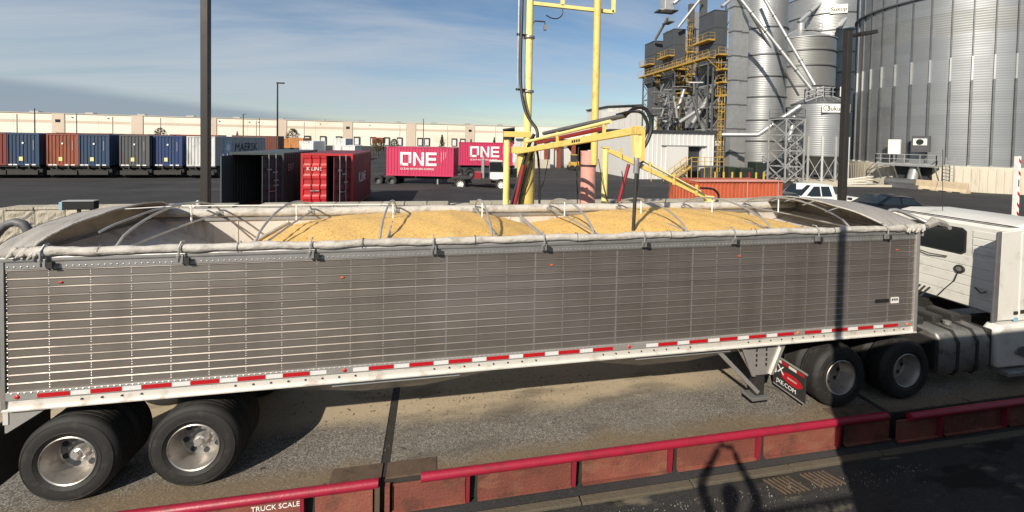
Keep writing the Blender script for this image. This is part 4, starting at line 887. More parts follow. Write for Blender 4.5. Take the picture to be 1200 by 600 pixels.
# ------------------------------------------------------------------ shipping containers
def corr(p0, p1, z0, z1, pitch, dep, inward):
    """trapezoid-pressed sheet from p0 to p1 (ground plan), pressed towards 'inward'"""
    p0 = Vector((*p0,0)); p1 = Vector((*p1,0)); L = (p1-p0).length; d = (p1-p0)/L; n = max(2,round(L/pitch)); w = L/n; pr = []
    for i in range(n): pr += [(i*w,0),(i*w+w*.36,0),(i*w+w*.5,dep),(i*w+w*.86,dep)]
    pr.append((L,0)); mb = MB(); iv = Vector(inward)
    mb.v = [(*(p0+d*s+iv*q)[:2],z) for z in (z0,z1) for s,q in pr]; k = len(pr)
    mb.f = [(i,i+1,k+i+1,k+i) for i in range(k-1)]
    return mb
def box_container(name, label, loc, rz, L, H, paint, group=None, cat='container', front='end', doors=None, marks=True, kid=None, paint_end=None, pitch=.30, zbase=0):
    """local frame: x along the length from 0 to L, y across -1.22..1.22; the end at x=0 is the one named by 'front'"""
    t = thing(name, label, cat, loc, rz, group, local=True); W2 = 1.22; m = 'paint_'+paint; me = 'paint_'+(paint_end or paint); z0 = zbase
    b = lambda mb, nm, mt, **k: mb.build(nm, mt, t, **k)
    b(corr((0.06,-W2+.01),(L-.06,-W2+.01),z0+.14,z0+H-.08,pitch,.036,(0,1,0)),'side_panel',m)
    b(corr((0.06,W2-.01),(L-.06,W2-.01),z0+.14,z0+H-.08,pitch,.036,(0,-1,0)),'side_panel',m)
    for x in (0,L-.12):
        for y in (-W2,W2-.12): b(MB().box((x,y,z0),(x+.12,y+.12,z0+H)),'corner_post',m if x else me)
    for y in (-W2,W2-.1):
        b(MB().box((.121,y,z0+.02),(L-.121,y+.1,z0+.14)),'bottom_rail',m); b(MB().box((.121,y,z0+H-.09),(L-.121,y+.1,z0+H-.02)),'top_rail',m)
    for x in (.005,L-.125): b(MB().box((x,-W2+.121,z0+.0),(x+.12,W2-.121,z0+.15)),'end_sill',m if x > 1 else me); b(MB().box((x,-W2+.121,z0+H-.12),(x+.12,W2-.121,z0+H-.01)),'end_header',m if x > 1 else me)
    b(MB().box((.05,-W2+.05,z0+H-.045),(L-.05,W2-.05,z0+H-.022)),'roof',m)
    b(MB().box((.1,-W2+.05,z0+.08),(L-.1,W2-.05,z0+.13)),'floor','brown_column')
    b(corr((L-.02,-W2+.1),(L-.02,W2-.1),z0+.14,z0+H-.1,.28,.04,(-1,0,0)),'far_end',m)
    if front in ('end','none'):
        b(corr((.02,-W2+.1),(.02,W2-.1),z0+.14,z0+H-.1,.27,.045,(1,0,0)),'near_end',me)
        if marks and front == 'end':
            b(MB().box((.005,-.28+.3,z0+.42),(.018,.0+.3,z0+.78)),'placard','pale_yellow'); b(MB().box((.002,-.80,z0+1.4),(.019,-.765,z0+2.3)),'number_strip','grey_lettering'); b(MB().box((.004,-.05,z0+1.95),(.018,.08,z0+2.1)),'star_mark','white_lettering')
            for y in (-.95,-.45,.45,.8): b(MB().box((-.004,y,z0+.02),(.004,y+.28,z0+.12)),'sill_mark','white_lettering')
    if front == 'doors':
        for s, ang in ((-1,doors[0]),(1,doors[1])):
            # hinge on the outer post; angle in degrees, 0 = shut
            hy = s*(W2-.13); q = -R(ang)*s; dl = 1.075
            def pt(a, o, z): # a along the leaf from the hinge, o outwards
                y = -s*a; x = -o; c, sn = math.cos(q), math.sin(q)
                return (x*c - y*sn + .01, hy + x*sn + y*c, z)
            d = MB(); dz0, dz1 = z0+.17, z0+H-.14
            nz = 5; zz = [dz0]; 
            for i in range(nz):
                a0 = dz0+(dz1-dz0)*(i+.12)/nz; a1 = dz0+(dz1-dz0)*(i+.30)/nz; a2 = dz0+(dz1-dz0)*(i+.70)/nz; a3 = dz0+(dz1-dz0)*(i+.88)/nz
                zz += [a0,a1,a2,a3]
            zz.append(dz1); offs = [.0]+[0,-.035,-.035,0]*nz+[0]
            d.v = [pt(a,o+.03,z) for z,o in zip(zz,offs) for a in (.0,dl)]; k = len(zz)
            d.f = [(2*i,2*i+1,2*i+3,2*i+2) for i in range(k-1)]
            nb = len(d.v); d.v += [pt(a,-.02,z) for z in (dz0,dz1) for a in (0,dl)]; d.f += [(nb,nb+2,nb+3,nb+1),(0,nb,nb+1,1),(2*k-2,2*k-1,nb+3,nb+2),(1,nb+1,nb+3,2*k-1),(0,2*k-2,nb+2,nb)]
            dm = doors[2+(s>0)]
            dd = d.build('door','paint_'+dm,t)
            for a in (.35,.75):
                MB().cyl(pt(a,.06,z0+.1),pt(a,.06,z0+H-.06),.02,n=8).build('lock_bar','galv_light' if dm != 'red' else 'paint_red',dd)
                MB().bar(pt(a,.075,z0+1.05),pt(a-.3 if a>.5 else a+.25,.075,z0+1.03),.035).build('lock_handle','galv_light',dd)
            if doors[4+(s>0)]:
                for body, a, z, sz in doors[4+(s>0)]:
                    xd = (Vector(pt(1,0,0))-Vector(pt(0,0,0)))*s
                    o_ = pt(a if s > 0 else dl-a,.052,z)
                    if sz <= .14: MB().bar(o_,Vector(o_)+xd*.28,.006,sz*.55).build('number_plate','grey_lettering',dd); continue
                    text('lettering',body,sz,'white_lettering' if sz > .14 else 'grey_lettering',dd,o_,xd,(0,0,1),.002)
    return t
def chassis(t, L, z0, gzv, axles=2, legs=True, xl=0, wheel_r=.5, ax0=None):
    """local frame of the container thing; skeletal trailer under the box"""
    for y in (-.45,.45): MB().box((xl,y-.06,z0-.28),(xl+L,y+.06,z0-.005)).build('chassis_rail','dark_steel',t)
    for x in (xl+.1,xl+L*.5,xl+L-.2): MB().box((x,-1.2,z0-.14),(x+.12,1.2,z0-.006)).build('bolster','dark_steel',t)
    ax0 = xl+L-1.0 if ax0 is None else ax0
    for k in range(axles):
        x = ax0-1.25*k
        for y in (-1.21,1.21-.0):
            wheel(t,x,y if y<0 else y,gzv+wheel_r,flip=y>0,dual=True,rim='galv_dark',Rr=wheel_r,hub=False)
        MB().cyl((x,-1,gzv+wheel_r),(x,1,gzv+wheel_r),.06,n=8).build('axle','dark_steel',t)
    if legs:
        for y in (-.75,.75):
            lx = xl+L*.2 if ax0 > xl+L/2 else xl+L*.78
            MB().box((lx-.06,y-.06,gzv+.06),(lx+.06,y+.06,z0-.2)).build('landing_leg','dark_steel' if L > 8 else 'steel_tube',t); MB().box((lx-.15,y-.15,gzv),(lx+.15,y+.15,gzv+.06)).build('foot','dark_steel',t)

# the row of boxes on chassis along the left, ends towards the camera
ROW = [(-33.4-.6,'redbrown','redbrown','dark red container at the left edge, first in the row on chassis'),
       (-31.6,'blue','blue','blue container leftmost of the blue ones in the chassis row'),
       (-28.6,'rust','rust','rust orange container end on in the chassis row'),
       (-26.15,'blue','blue','blue container between the rust orange and the grey one in the chassis row'),
       (-22.9,'grey','grey','charcoal grey container end on in the chassis row'),
       (-20.35,'navy','navy','bright navy container next to the pale lettered one in the chassis row'),
       (-17.35,'maersk_shaded','pale','pale grey container with dark lettering and a star on its shaded side')]  # one grey box: end painted lighter as sunlit, body darker as shaded
for i, (x, pt_, pe, lab) in enumerate(ROW):
    y = 39.0+(.35 if i == 5 else 0); g = gz(x,y)
    t = box_container('shipping_container', lab, (x,y,g), R(90), 12.19, 2.9, pt_, 'containers on chassis along the left', paint_end=pe, marks=(i not in (0,6)), zbase=1.32-g)
    chassis(t,12.19,1.32-g,0,2,ax0=2.1); MB().box((-.05,-1.15,.35),(.1,1.15,.75)).build('rear_bumper','dark_steel',t); MB().box((.35,-1.2,.25),(.4,1.2,1.0-g+.1)).build('mud_flap','black_rubber',t)  # full-width dark panels added to fill in the black shade under the box
    if i == 6:
        zb = 1.32-g
        text('lettering','MAERSK',1.25,'dark_lettering',t,(4.0,-1.225,zb+1.35),(1,0,0),(0,0,1),.004,1.25)
        mb = MB(); n = 14; c0 = (2.6,zb+1.75)
        pts = [(c0[0]+(.62 if k%2==0 else .27)*math.sin(math.pi*k/7),c0[1]+(.62 if k%2==0 else .27)*math.cos(math.pi*k/7)) for k in range(n)]
        MB().box((1.75,-1.226,zb+.9),(3.45,-1.213,zb+2.6)).build('logo_panel','blue_panel',t); mb.prism(pts,'y',-1.232,-1.2265); mb.build('star_logo','white_lettering',t)
# boxes stacked behind that row
for i, (u0, u1, vt, c, lab) in enumerate([(0,22,156,'redbrown','dark red container top showing behind the leftmost chassis box'),(24,60,159,'brown','brown container behind the leftmost blue box'),(64,92,156,'teal','dull teal container behind the rust orange box'),
        (94,118,157,'redbrown','faded red container behind the middle blue box'),(119,152,156.5,'redbrown','long red container roof behind the charcoal box'),(154,178,157,'grey','grey container roof behind the charcoal and navy boxes'),
        (180,210,158,'brown','brown container roof behind the navy box'),(222,256,158,'rust','rust brown container behind the pale lettered box'),(258,282,160,'grey','grey container beside the rust brown ones at the back'),(284,326,159,'brown','dark brown container standing left of the tall thin mast'),]):
    dep = 62; x0,y0 = XY(u0,dep); x1,y1 = XY(u1,dep); z = P3((u0+u1)/2,vt,dep).z; g = gz(x0,y0); W_ = max(2.44,abs(x1-x0))
    t = box_container('shipping_container', lab, (x0,60.5+.4*(i%2),g), 0 if W_ > 3.2 else 0, max(6.06,W_), 2.75, c, 'containers at the back of the yard', zbase=z-2.75-g, marks=False, front='none')
    for sx in (.4, max(6.06,W_)-.6):
        for sy in (-1.0,.8): MB().box((sx,sy,0),(sx+.2,sy+.2,z-2.75-g)).build('stand_leg','dark_steel',t)

# white and tan boxes beyond the open containers
def far_box(u0, u1, vt, vb, dep, c, lab, H=2.9, L=6.06, name='shipping_container', cat='container'):
    x0,y0 = XY(u0,dep); g = gz(x0,y0); zt = P3(u0,vt,dep).z; zbm = P3(u0,vb,dep).z
    t = box_container(name, lab, (x0+1.22,y0,g), R(90), L, zt-zbm, c, 'far boxes before the warehouse', zbase=max(0,zbm-g), marks=False)
    for x in (.5,L-.8):
        for y in (-1.0,.8): MB().box((x,y,0),(x+.25,y+.2,max(.05,zbm-g))).build('stand_leg','dark_steel',t)
far_box(327,337,162,173,84,'tan','faded orange box right of the tall thin mast'); far_box(340,350,161.5,173,84,'tan','orange box between the mast and the white box')
far_box(350.5,366,165,179,76,'white','white box with grey side, leftmost of the white boxes',L=9); far_box(390,403,162,176,84,'white','tall white box standing behind the lower white one',L=8); far_box(399,412,170.5,179,74,'white','low white box just above the red container',L=8)
far_box(436,447,161,168,100,'rust','small orange red box far off before the dock doors')

# the two open containers
g = gz(-3,17)
t = box_container('shipping_container','dark container with its left door swung wide open beside the red one',(-3.86,16.75,g-.02),R(90),6.06,2.9,'black','open containers behind the block wall',front='doors',paint_end='black',
    doors=(62,91,'black','grey',[('GESU 4',.22,2.1,.13),('22G1',.55,1.95,.12),('MAX',.6,1.55,.11),('TARE',.6,1.3,.11)],None))
text('lettering','EXT',.5,'grey_lettering',t,(.6,-1.225,1.95),(1,0,0),(0,0,1),.003)
t = box_container('shipping_container','bright red container with one dark door ajar',(-.52,16.35,g-.02),R(90),6.06,2.9,'maroon','open containers behind the block wall',front='doors',paint_end='red',
    doors=(58,2,'maroon','red',[('KKTU 7',.2,2.1,.14),('22G1',.5,1.9,.13),('MAX',.6,1.5,.12)],[('K LINE',.15,2.05,.24)]))  # red box: shade of the ajar door and body put into a darker paint
text('lettering','K',.85,'white_lettering',t,(1.7,-1.225,1.25),(1,0,0),(0,0,1),.003); text('lettering','LINE',.75,'white_lettering',t,(2.4,-1.225,1.25),(1,0,0),(0,0,1),.003)

# orange box beyond the wall
x, y = 17.75, 14.3
t = box_container('shipping_container','low orange container just beyond the end of the block wall',(x,y,0),0,5.06,2.42,'orange',front='none',pitch=.22)
MB().box((.0,-1.3,2.43),(5.06,-.6,2.47)).build('roof_trim','pink_paint',t)
MB().cyl((4.75,-1.27,.4),(4.75,-1.27,2.4),.02,n=6).build('conduit','galv_light',t); MB().cyl((2.9,-1.27,1.2),(2.9,-1.27,2.4),.02,n=6).build('conduit','galv_light',t)

# magenta boxes on chassis
def one_box(lab, u, vtop, vbot, dep, rz, gzv=0):
    c = P3(u,vbot,dep); t = box_container('shipping_container', lab, (c.x,c.y,gzv), rz, 6.06, 2.62, 'magenta', 'magenta containers on chassis', front='none', zbase=c.z-gzv, pitch=.27)
    zb = c.z-gzv; y = -1.228
    def block(x0,x1,z0,z1,nm=None): mb.box((x0,y-.006,zb+z0),(x1,y+.004,zb+z1))
    zo, h, s = .95, 1.2, .22
    mb = MB(); x=1.25; block(x,x+1.0,zo+h-s,zo+h); block(x,x+s,zo+.0,zo+h-s); block(x+1.0-s,x+1.0,zo+s+.0,zo+h-s); block(x,x+.72,zo,zo+s); mb.build('logo_letter','white_lettering',t)
    mb = MB(); x=2.42; block(x,x+s,zo,zo+h); block(x+.98-s,x+.98,zo,zo+h); mb.prism([(x+s,zb+zo+h),(x+s*.2,zb+zo+h),(x+.98-s,zb+zo),(x+.98-s*.2,zb+zo)],'y',y-.008,y+.003); mb.build('logo_letter','white_lettering',t)
    mb = MB(); x=3.58; block(x,x+s,zo,zo+h); block(x+s,x+.95,zo+h-s,zo+h); block(x+s,x+.9,zo+h/2-s/2,zo+h/2+s/2); block(x+s,x+.95,zo,zo+s); mb.build('logo_letter','white_lettering',t)
    text('logo_line','OCEAN NETWORK EXPRESS',.235,'white_lettering',t,(1.25,y-.005,zb+.58),(1,0,0),(0,0,1),.002,1.02)['kind'] = 'stuff'
    for k in range(3): MB().box((4.95+.2*k,y-.004,zb+1.3+.2*k),(4.98+.2*k,y+.002,zb+2.2)).build('number_strip','reflector_white',t)
    return t, zb
t, zb = one_box('nearer magenta container with big white letters on a parked chassis',458,172,204.5,38.2,R(-13),.0)
chassis(t,7.0,zb,.02,2,True,-.9,.5,ax0=.45)
t, zb = one_box('farther magenta container with white letters, partly behind the yard tractor',537.5,168,193,47,R(-4),.0)
chassis(t,6.4,zb,.02,2,True,0,.5,ax0=1.3)
far_box(582,597,169,190,52,'white','white box trailer showing behind the mast of the grain probe')

# ------------------------------------------------------------------ warehouse
def build_warehouse():
    pa = P3(-60,150,172); pb = P3(655,150,252); a = Vector((pa.x,pa.y,0)); b = Vector((pb.x,pb.y,0)); L = (b-a).length; rz = math.atan2(b.y-a.y,b.x-a.x)
    t = thing('warehouse', 'long cream warehouse with tan pilasters and dock doors across the far yard', 'warehouse', a, rz, local=True)
    H = 12.7; zg = -.2
    def s_at(u):       # distance along the front where the photo column u falls
        d = (fw + rt2*((u-600)/FPX)); n = Vector((-(b-a).y,(b-a).x,0)); k = (a-CAM).dot(n)/d.dot(n); p = CAM+d*k; return (Vector((p.x,p.y,0))-a).length
    MB().box((-20,.31,zg),(L+4,40,H-.3)).build('wall_core','cream_wall',t)
    pil = [(61,76),(154,168),(248,254),(325,336),(402,413),(476,487),(545,556),(609,620)]
    edges = [-18]; 
    for u0,u1 in pil: edges += [s_at(u0), s_at(u1)]
    edges.append(L+4)
    for i in range(0,len(edges)-1):
        x0, x1 = edges[i]+.04, edges[i+1]-.04
        if i % 2 == 0:
            n = max(1,round((x1-x0)/14)); w = (x1-x0)/n
            for k in range(n):
                xa, xb = x0+k*w+.03, x0+(k+1)*w-.03
                MB().box((xa,.0,zg),(xb,.3,H)).build('wall_panel','cream_wall',t)
                MB().box((xa,-.03,H-4.1),(xb,-.004,H-2.9)).build('wall_band','tan_wall',t)
        else:
            MB().box((x0,-.25,zg),(x1,.3,H)).build('pilaster','tan_wall',t)
            if i in (1,9,13): xm = (x0+x1)/2; MB().box((xm-.9,-.29,H-3.8),(xm+.9,-.252,H-2.5)).build('window','window_glass',t)
    MB().box((-20,-.3,H+.001),(L+4.2,.5,H+.25)).build('coping','tan_wall',t)
    for k in range(14):
        x = 4+k*L/14; MB().box((x-1.5,6,H+.01),(x+1.5,9,H+1.2)).build('roof_unit','galv_beam',t)
    for k in range(11): x = s_at(20+k*56); MB().box((x-.1,-.2,zg),(x+.1,-.01,H-.6)).build('downpipe','tan_wall',t)
    # dock doors
    for u in (360,378.5,397,418,437,453,468,492,500,532,542):
        x = s_at(u); w = 3.0
        MB().box((x-w/2,-.5,zg+.9),(x+w/2,-.02,zg+5.2)).build('dock_seal','door_dark',t)
        MB().box((x-w/2+.5,-.55,zg+1.0),(x+w/2-.5,-.505,zg+4.4)).build('dock_door','door_white',t)
    for u in (85,127,257,292,303,375,433):
        x = s_at(u); MB().box((x-.25,-.3,H-1.6),(x+.25,-.02,H-1.3)).build('wall_lamp','dark_steel',t)
build_warehouse()

# ------------------------------------------------------------------ trees (crown of leaf-sized faces)
def tree(name, lab, u, vtop, vbot, dep, wpx, m, conifer=False, seed=1):
    rn = random.Random(seed); x, y = XY(u,dep); z1 = P3(u,vtop,dep).z; z0 = min(gz(x,y), P3(u,vbot,dep).z); h = z1-z0; rad = wpx/2*dep/FPX
    t = thing(name, lab, 'tree', (x,y,z0), 0, 'small trees before the warehouse')
    tr = MB().cyl((x,y,z0),(x,y,z0+h*.85),.18,.05,7)
    for k in range(7):
        an = rn.uniform(0,6.28); zz_ = z0+h*rn.uniform(.35,.7); tr.cyl((x,y,zz_),(x+math.cos(an)*rad*.7,y+math.sin(an)*rad*.7,zz_+h*.15),.06,.02,5)
    tr.build('trunk','bark',t)
    cr = MB()
    for i in range(900):
        zf = rn.random()
        if conifer: rr = rad*(1-zf)**.9*rn.uniform(.3,1.05); cz = z0+h*(.12+.88*zf)
        else: rr = rad*math.sqrt(max(0,1-(2*zf-1)**2))*rn.uniform(.45,1.1); cz = z0+h*(.35+.65*zf)
        an = rn.uniform(0,6.28); px, py = x+rr*math.cos(an), y+rr*math.sin(an)*1.0; s = rn.uniform(.12,.34)*max(.5,rad/2.2)
        v = [Vector((px,py,cz))+Vector((rn.uniform(-s,s),rn.uniform(-s,s),rn.uniform(-s,s))) for _ in range(4)]
        cr.add(v,[(0,1,2),(0,2,3)])
    cr.build('crown',m,t)
tree('broadleaf_tree','small autumn coloured tree behind the tall thin mast',343,151,180,105,15,'foliage_autumn',seed=2)
tree('conifer','small dark conifer behind the nearer magenta container',518,158,178,95,13,'foliage_dark',True,3)
tree('conifer','tiny dark conifer left of the tall thin mast',278,154,170,120,9,'foliage_dark',True,4)
tree('conifer','tiny dark conifer above the farther magenta container, left one',552,163,176,95,7,'foliage_dark',True,5)
tree('conifer','tiny dark conifer above the farther magenta container, right one',579,161,176,95,8,'foliage_dark',True,6)
tree('broadleaf_tree','small leafy tree before the dock doors by the orange red box',443,163,178,90,13,'foliage_autumn',seed=7)
tree('broadleaf_tree','low green shrub before the dock doors right of the red container',462,163,178,92,10,'foliage_dark',seed=8)
tree('broadleaf_tree','faint bare tree above the navy container',188,150,170,125,12,'foliage_autumn',seed=9)

# ------------------------------------------------------------------ yard tractor and other vehicles
def yard_truck():
    p = P3(541,221,36.5); x0, y0 = p.x-.6, p.y; rz = R(-8)
    t = thing('yard_tractor','small terminal tractor with white cab backing under the magenta container','yard tractor',(x0,y0,.0),rz,local=True)
    b = lambda mb,nm,m,**k: mb.build(nm,m,t,**k)
    for y in (-.5,.5): b(MB().box((-.6,y-.08,.62),(4.6,y+.08,.86)),'frame_rail','dark_steel')
    b(MB().prism([(-.3,.88),(1.3,.88),(1.5,1.02),(.4,1.18),(-.2,1.05)],'y',-.6,.6),'fifth_wheel','dark_steel',bevel=.03)
    for x in (.55,): 
        for y in (-1.15,1.15): wheel(t,x,y,.5,flip=y>0,rim='white_paint',hub=False,deep=False)
    for y in (-1.15,1.15): wheel(t,4.05,y,.5,flip=y>0,dual=False,rim='white_paint',hub=False,deep=False)
    b(MB().box((1.6,-1.1,.55),(3.2,1.1,1.0)),'side_tank','dark_steel',bevel=.03)
    b(MB().box((1.75,-.95,1.0),(2.35,1.0,1.5)),'red_deck','red_cylinder')
    cab = b(MB().prism([(3.0,1.0),(3.0,2.4),(3.1,2.5),(4.1,2.5),(4.35,1.9),(4.6,1.75),(4.75,1.1),(4.75,.8),(3.0,.8)],'y',-.85,.45),'cab','grey_plastic',bevel=.05); MB().prism([(3.1,.95),(4.5,.95),(4.45,1.55),(3.1,1.55)],'y',-.875,-.851).build('door_panel','white_paint',cab)
    MB().prism([(3.05,1.62),(3.05,2.42),(4.06,2.42),(4.33,1.62)],'y',-.868,-.845).build('side_window','window_glass',cab); MB().box((2.985,-.75,1.5),(3.005,.35,2.4)).build('rear_window','window_glass',cab)
    MB().prism([(4.12,2.44),(4.365,1.88),(4.375,1.885),(4.13,2.45)],'y',-.85,.45).build('windscreen','window_glass',cab)
    b(MB().cyl((2.45,.75,1.0),(2.45,.75,2.9),.09,n=10),'exhaust','bright_aluminium'); b(MB().box((2.35,-.8,1.0),(2.6,-.3,2.7)),'air_intake','galv_beam',bevel=.04); b(MB().box((2.3,-.25,1.0),(2.62,.4,2.6)),'heat_shield','galv_dark'); b(MB().box((-.1,-1.2,.95),(1.2,-.85,1.08)),'fender','dark_steel'); b(MB().box((3.0,-.86,2.5),(4.15,.46,2.56)),'roof','white_paint')
    b(MB().box((4.7,-1.1,.45),(4.9,1.1,.85)),'bumper','dark_steel',bevel=.03)
yard_truck()

def car(lab, x, y, rz, paint, L=4.7, H=1.55, pickup=False, W_=1.85, cat='car', name='parked_car'):
    g = gz(x,y); t = thing(name, lab, cat, (x,y,g), rz, 'cars parked beyond the truck', local=True); w = W_/2
    if pickup: prof = [(0,.42),(0,.98),(.04,1.08),(1.7,1.10),(1.85,H-.08),(2.1,H),(3.3,H-.02),(4.05,1.12),(5.2,1.02),(5.4,.85),(5.42,.45)]; cabr = (1.75,4.1)
    else: prof = [(0,.40),(-.02,.75),(.12,1.0),(.75,1.08),(1.25,H-.06),(1.75,H),(2.6,H-.02),(3.45,1.03),(4.35,.86),(L-.05,.66),(L,.4)]; cabr = (.75,3.45)
    mb = MB(); n = len(prof); ys = [-1,-.9,0,.9,1]
    for k, yv in enumerate(ys):
        for (px, pz) in prof:
            up_ = max(0,(pz-.95)/(H-.95)); inset = 1-.20*up_; crown = .03*up_ if yv == 0 else 0
            e = .045 if abs(yv) == 1 else 0
            mb.v.append((px+(e if px < L/2 else -e), yv*w*inset, pz+crown-e*.6))
    mb.f = [(k*n+i,k*n+i+1,(k+1)*n+i+1,(k+1)*n+i) for k in range(4) for i in range(n-1)]
    mb.f += [tuple(range(n)),tuple(range(4*n,5*n))]+[(k*n,(k+1)*n,(k+1)*n+n-1,k*n+n-1) for k in range(4)]
    body = mb.build('body',paint,t,smooth=True)
    # glass
    zs = H-.11
    if pickup: side = [(2.0,1.14),(2.15,zs),(3.2,zs),(3.85,1.14)]; fr = (3.34,H-.06,4.02,1.16); rr_ = (1.74,1.16,1.88,H-.12)
    else: side = [(.95,1.10),(1.35,zs),(2.55,zs),(3.3,1.06)]; fr = (2.68,H-.06,3.40,1.08); rr_ = (.80,1.12,1.22,H-.1)
    for s in (-1,1):
        def sy(z): return s*(w*(1-.20*max(0,(z-.95)/(H-.95)))+.002)
        q = MB(); q.v = [(a_,sy(z_),z_) for a_,z_ in side]+[(a_,sy(z_)-s*.02,z_) for a_,z_ in side]; q.f = [(0,1,2,3),(7,6,5,4)]+[(i,(i+1)%4,4+(i+1)%4,4+i) for i in range(4)]
        q.build('side_window','window_glass',t)
        xm = sum(a_ for a_,_ in side)/4
        MB().bar((xm-.02,sy(1.12)*1.004,1.12),(xm-.02,sy(zs)*1.004,zs),.05).build('pillar',paint,t)
        for hx in (.05,L-.25 if not pickup else 5.2): MB().box((hx-.03,s*w*.62,.70),(hx+.14,s*w*.93,.84)).build('tail_lamp' if hx < 1 else 'headlight','red_lens' if hx < 1 else 'reflector_white',t,bevel=.01)
        MB().box((3.3 if not pickup else 3.75,s*(w+.02),1.06),(3.48 if not pickup else 3.95,s*(w+.2),1.2)).build('mirror',paint,t,bevel=.02)
        for wx in (.85,3.75) if not pickup else (1.0,4.4): wheel(t,wx,s*(w-.02),.34 if not pickup else .38,flip=s>0,dual=False,rim='bright_aluminium',Rr=.34 if not pickup else .38,hub=False,deep=False)
    for (a_,b_,c_,d_), nm in ((fr,'windscreen'),(rr_,'rear_window')):
        h_ = w*.80; q = MB(); q.v = [(a_,-h_*.93,b_+.012),(a_,h_*.93,b_+.012),(c_,h_,d_+.012),(c_,-h_,d_+.012)]; nrm = .012; q.v += [(x_,y_,z_-nrm) for x_,y_,z_ in q.v]; q.f = [(0,1,2,3),(7,6,5,4)]+[(i,(i+1)%4,4+(i+1)%4,4+i) for i in range(4)]
        q.build(nm,'window_glass',t)
    return t
mat('car_navy',(.004,.005,.010),.22,0,.05,2); mat('car_white',(.76,.76,.74),.25,0,.03,2); mat('car_grey',(.08,.085,.095),.25,0,.05,2)
car('dark navy car parked right of the white pickup', 33.0,13.8,R(172),'car_navy',H=1.55)
car('white pickup truck parked behind the lamp pole', 31.6,17.0,R(176),'car_white',H=1.88,pickup=True,W_=2.0,cat='pickup',name='parked_pickup')
car('dark grey car beside the orange container', 27.6,16.6,R(184),'car_grey',H=1.5)
car('white car behind the dark grey one by the orange container', 27.2,20.4,R(180),'car_white',H=1.5)
far_truck = thing('parked_truck','white truck standing in the dark bay of the open shed','truck',(0,0,0),0,local=True)
def bay_truck(t):
    p = P3(694,192,66); t.location = (p.x,p.y,0)
    MB().box((0,0,.9),(2.3,2.2,3.0)).build('cab','white_paint',t,bevel=.08); MB().box((.2,-.02,1.9),(2.1,-.005,2.7)).build('windscreen','window_glass',t); MB().box((.1,-.05,.55),(2.2,2.0,.95)).build('bumper','red_cylinder',t,bevel=.03)
    for x in (.15,1.75): MB().cyl((x,.5,.5),(x+.4,.5,.5),.5,n=18).build('wheel','tyre_rubber',t)
bay_truck(far_truck)
def loader():
    p = P3(672,193,62); t = thing('loader','small yellow loader before the open shed','loader',(p.x,p.y,0),0,local=True)
    MB().box((-.6,-.6,.5),(.7,.6,1.3)).build('body','gallery_yellow',t,bevel=.06); MB().box((-.35,-.45,1.3),(.35,.45,2.3)).build('cab','door_dark',t,bevel=.04); MB().box((-.4,-.5,2.3),(.4,.5,2.42)).build('roof','gallery_yellow',t)
    for x in (-.4,.45):
        for y in (-.75,.55): MB().cyl((x,y,.42),(x,y+.2,.42),.42,n=14).build('wheel','tyre_rubber',t)
    MB().bar((.6,-.3,.9),(1.4,-.3,.4),.12).build('lift_arm','gallery_yellow',t); MB().box((1.3,-.7,.1),(1.75,.7,.7)).build('bucket','gallery_yellow',t,bevel=.03)
loader()

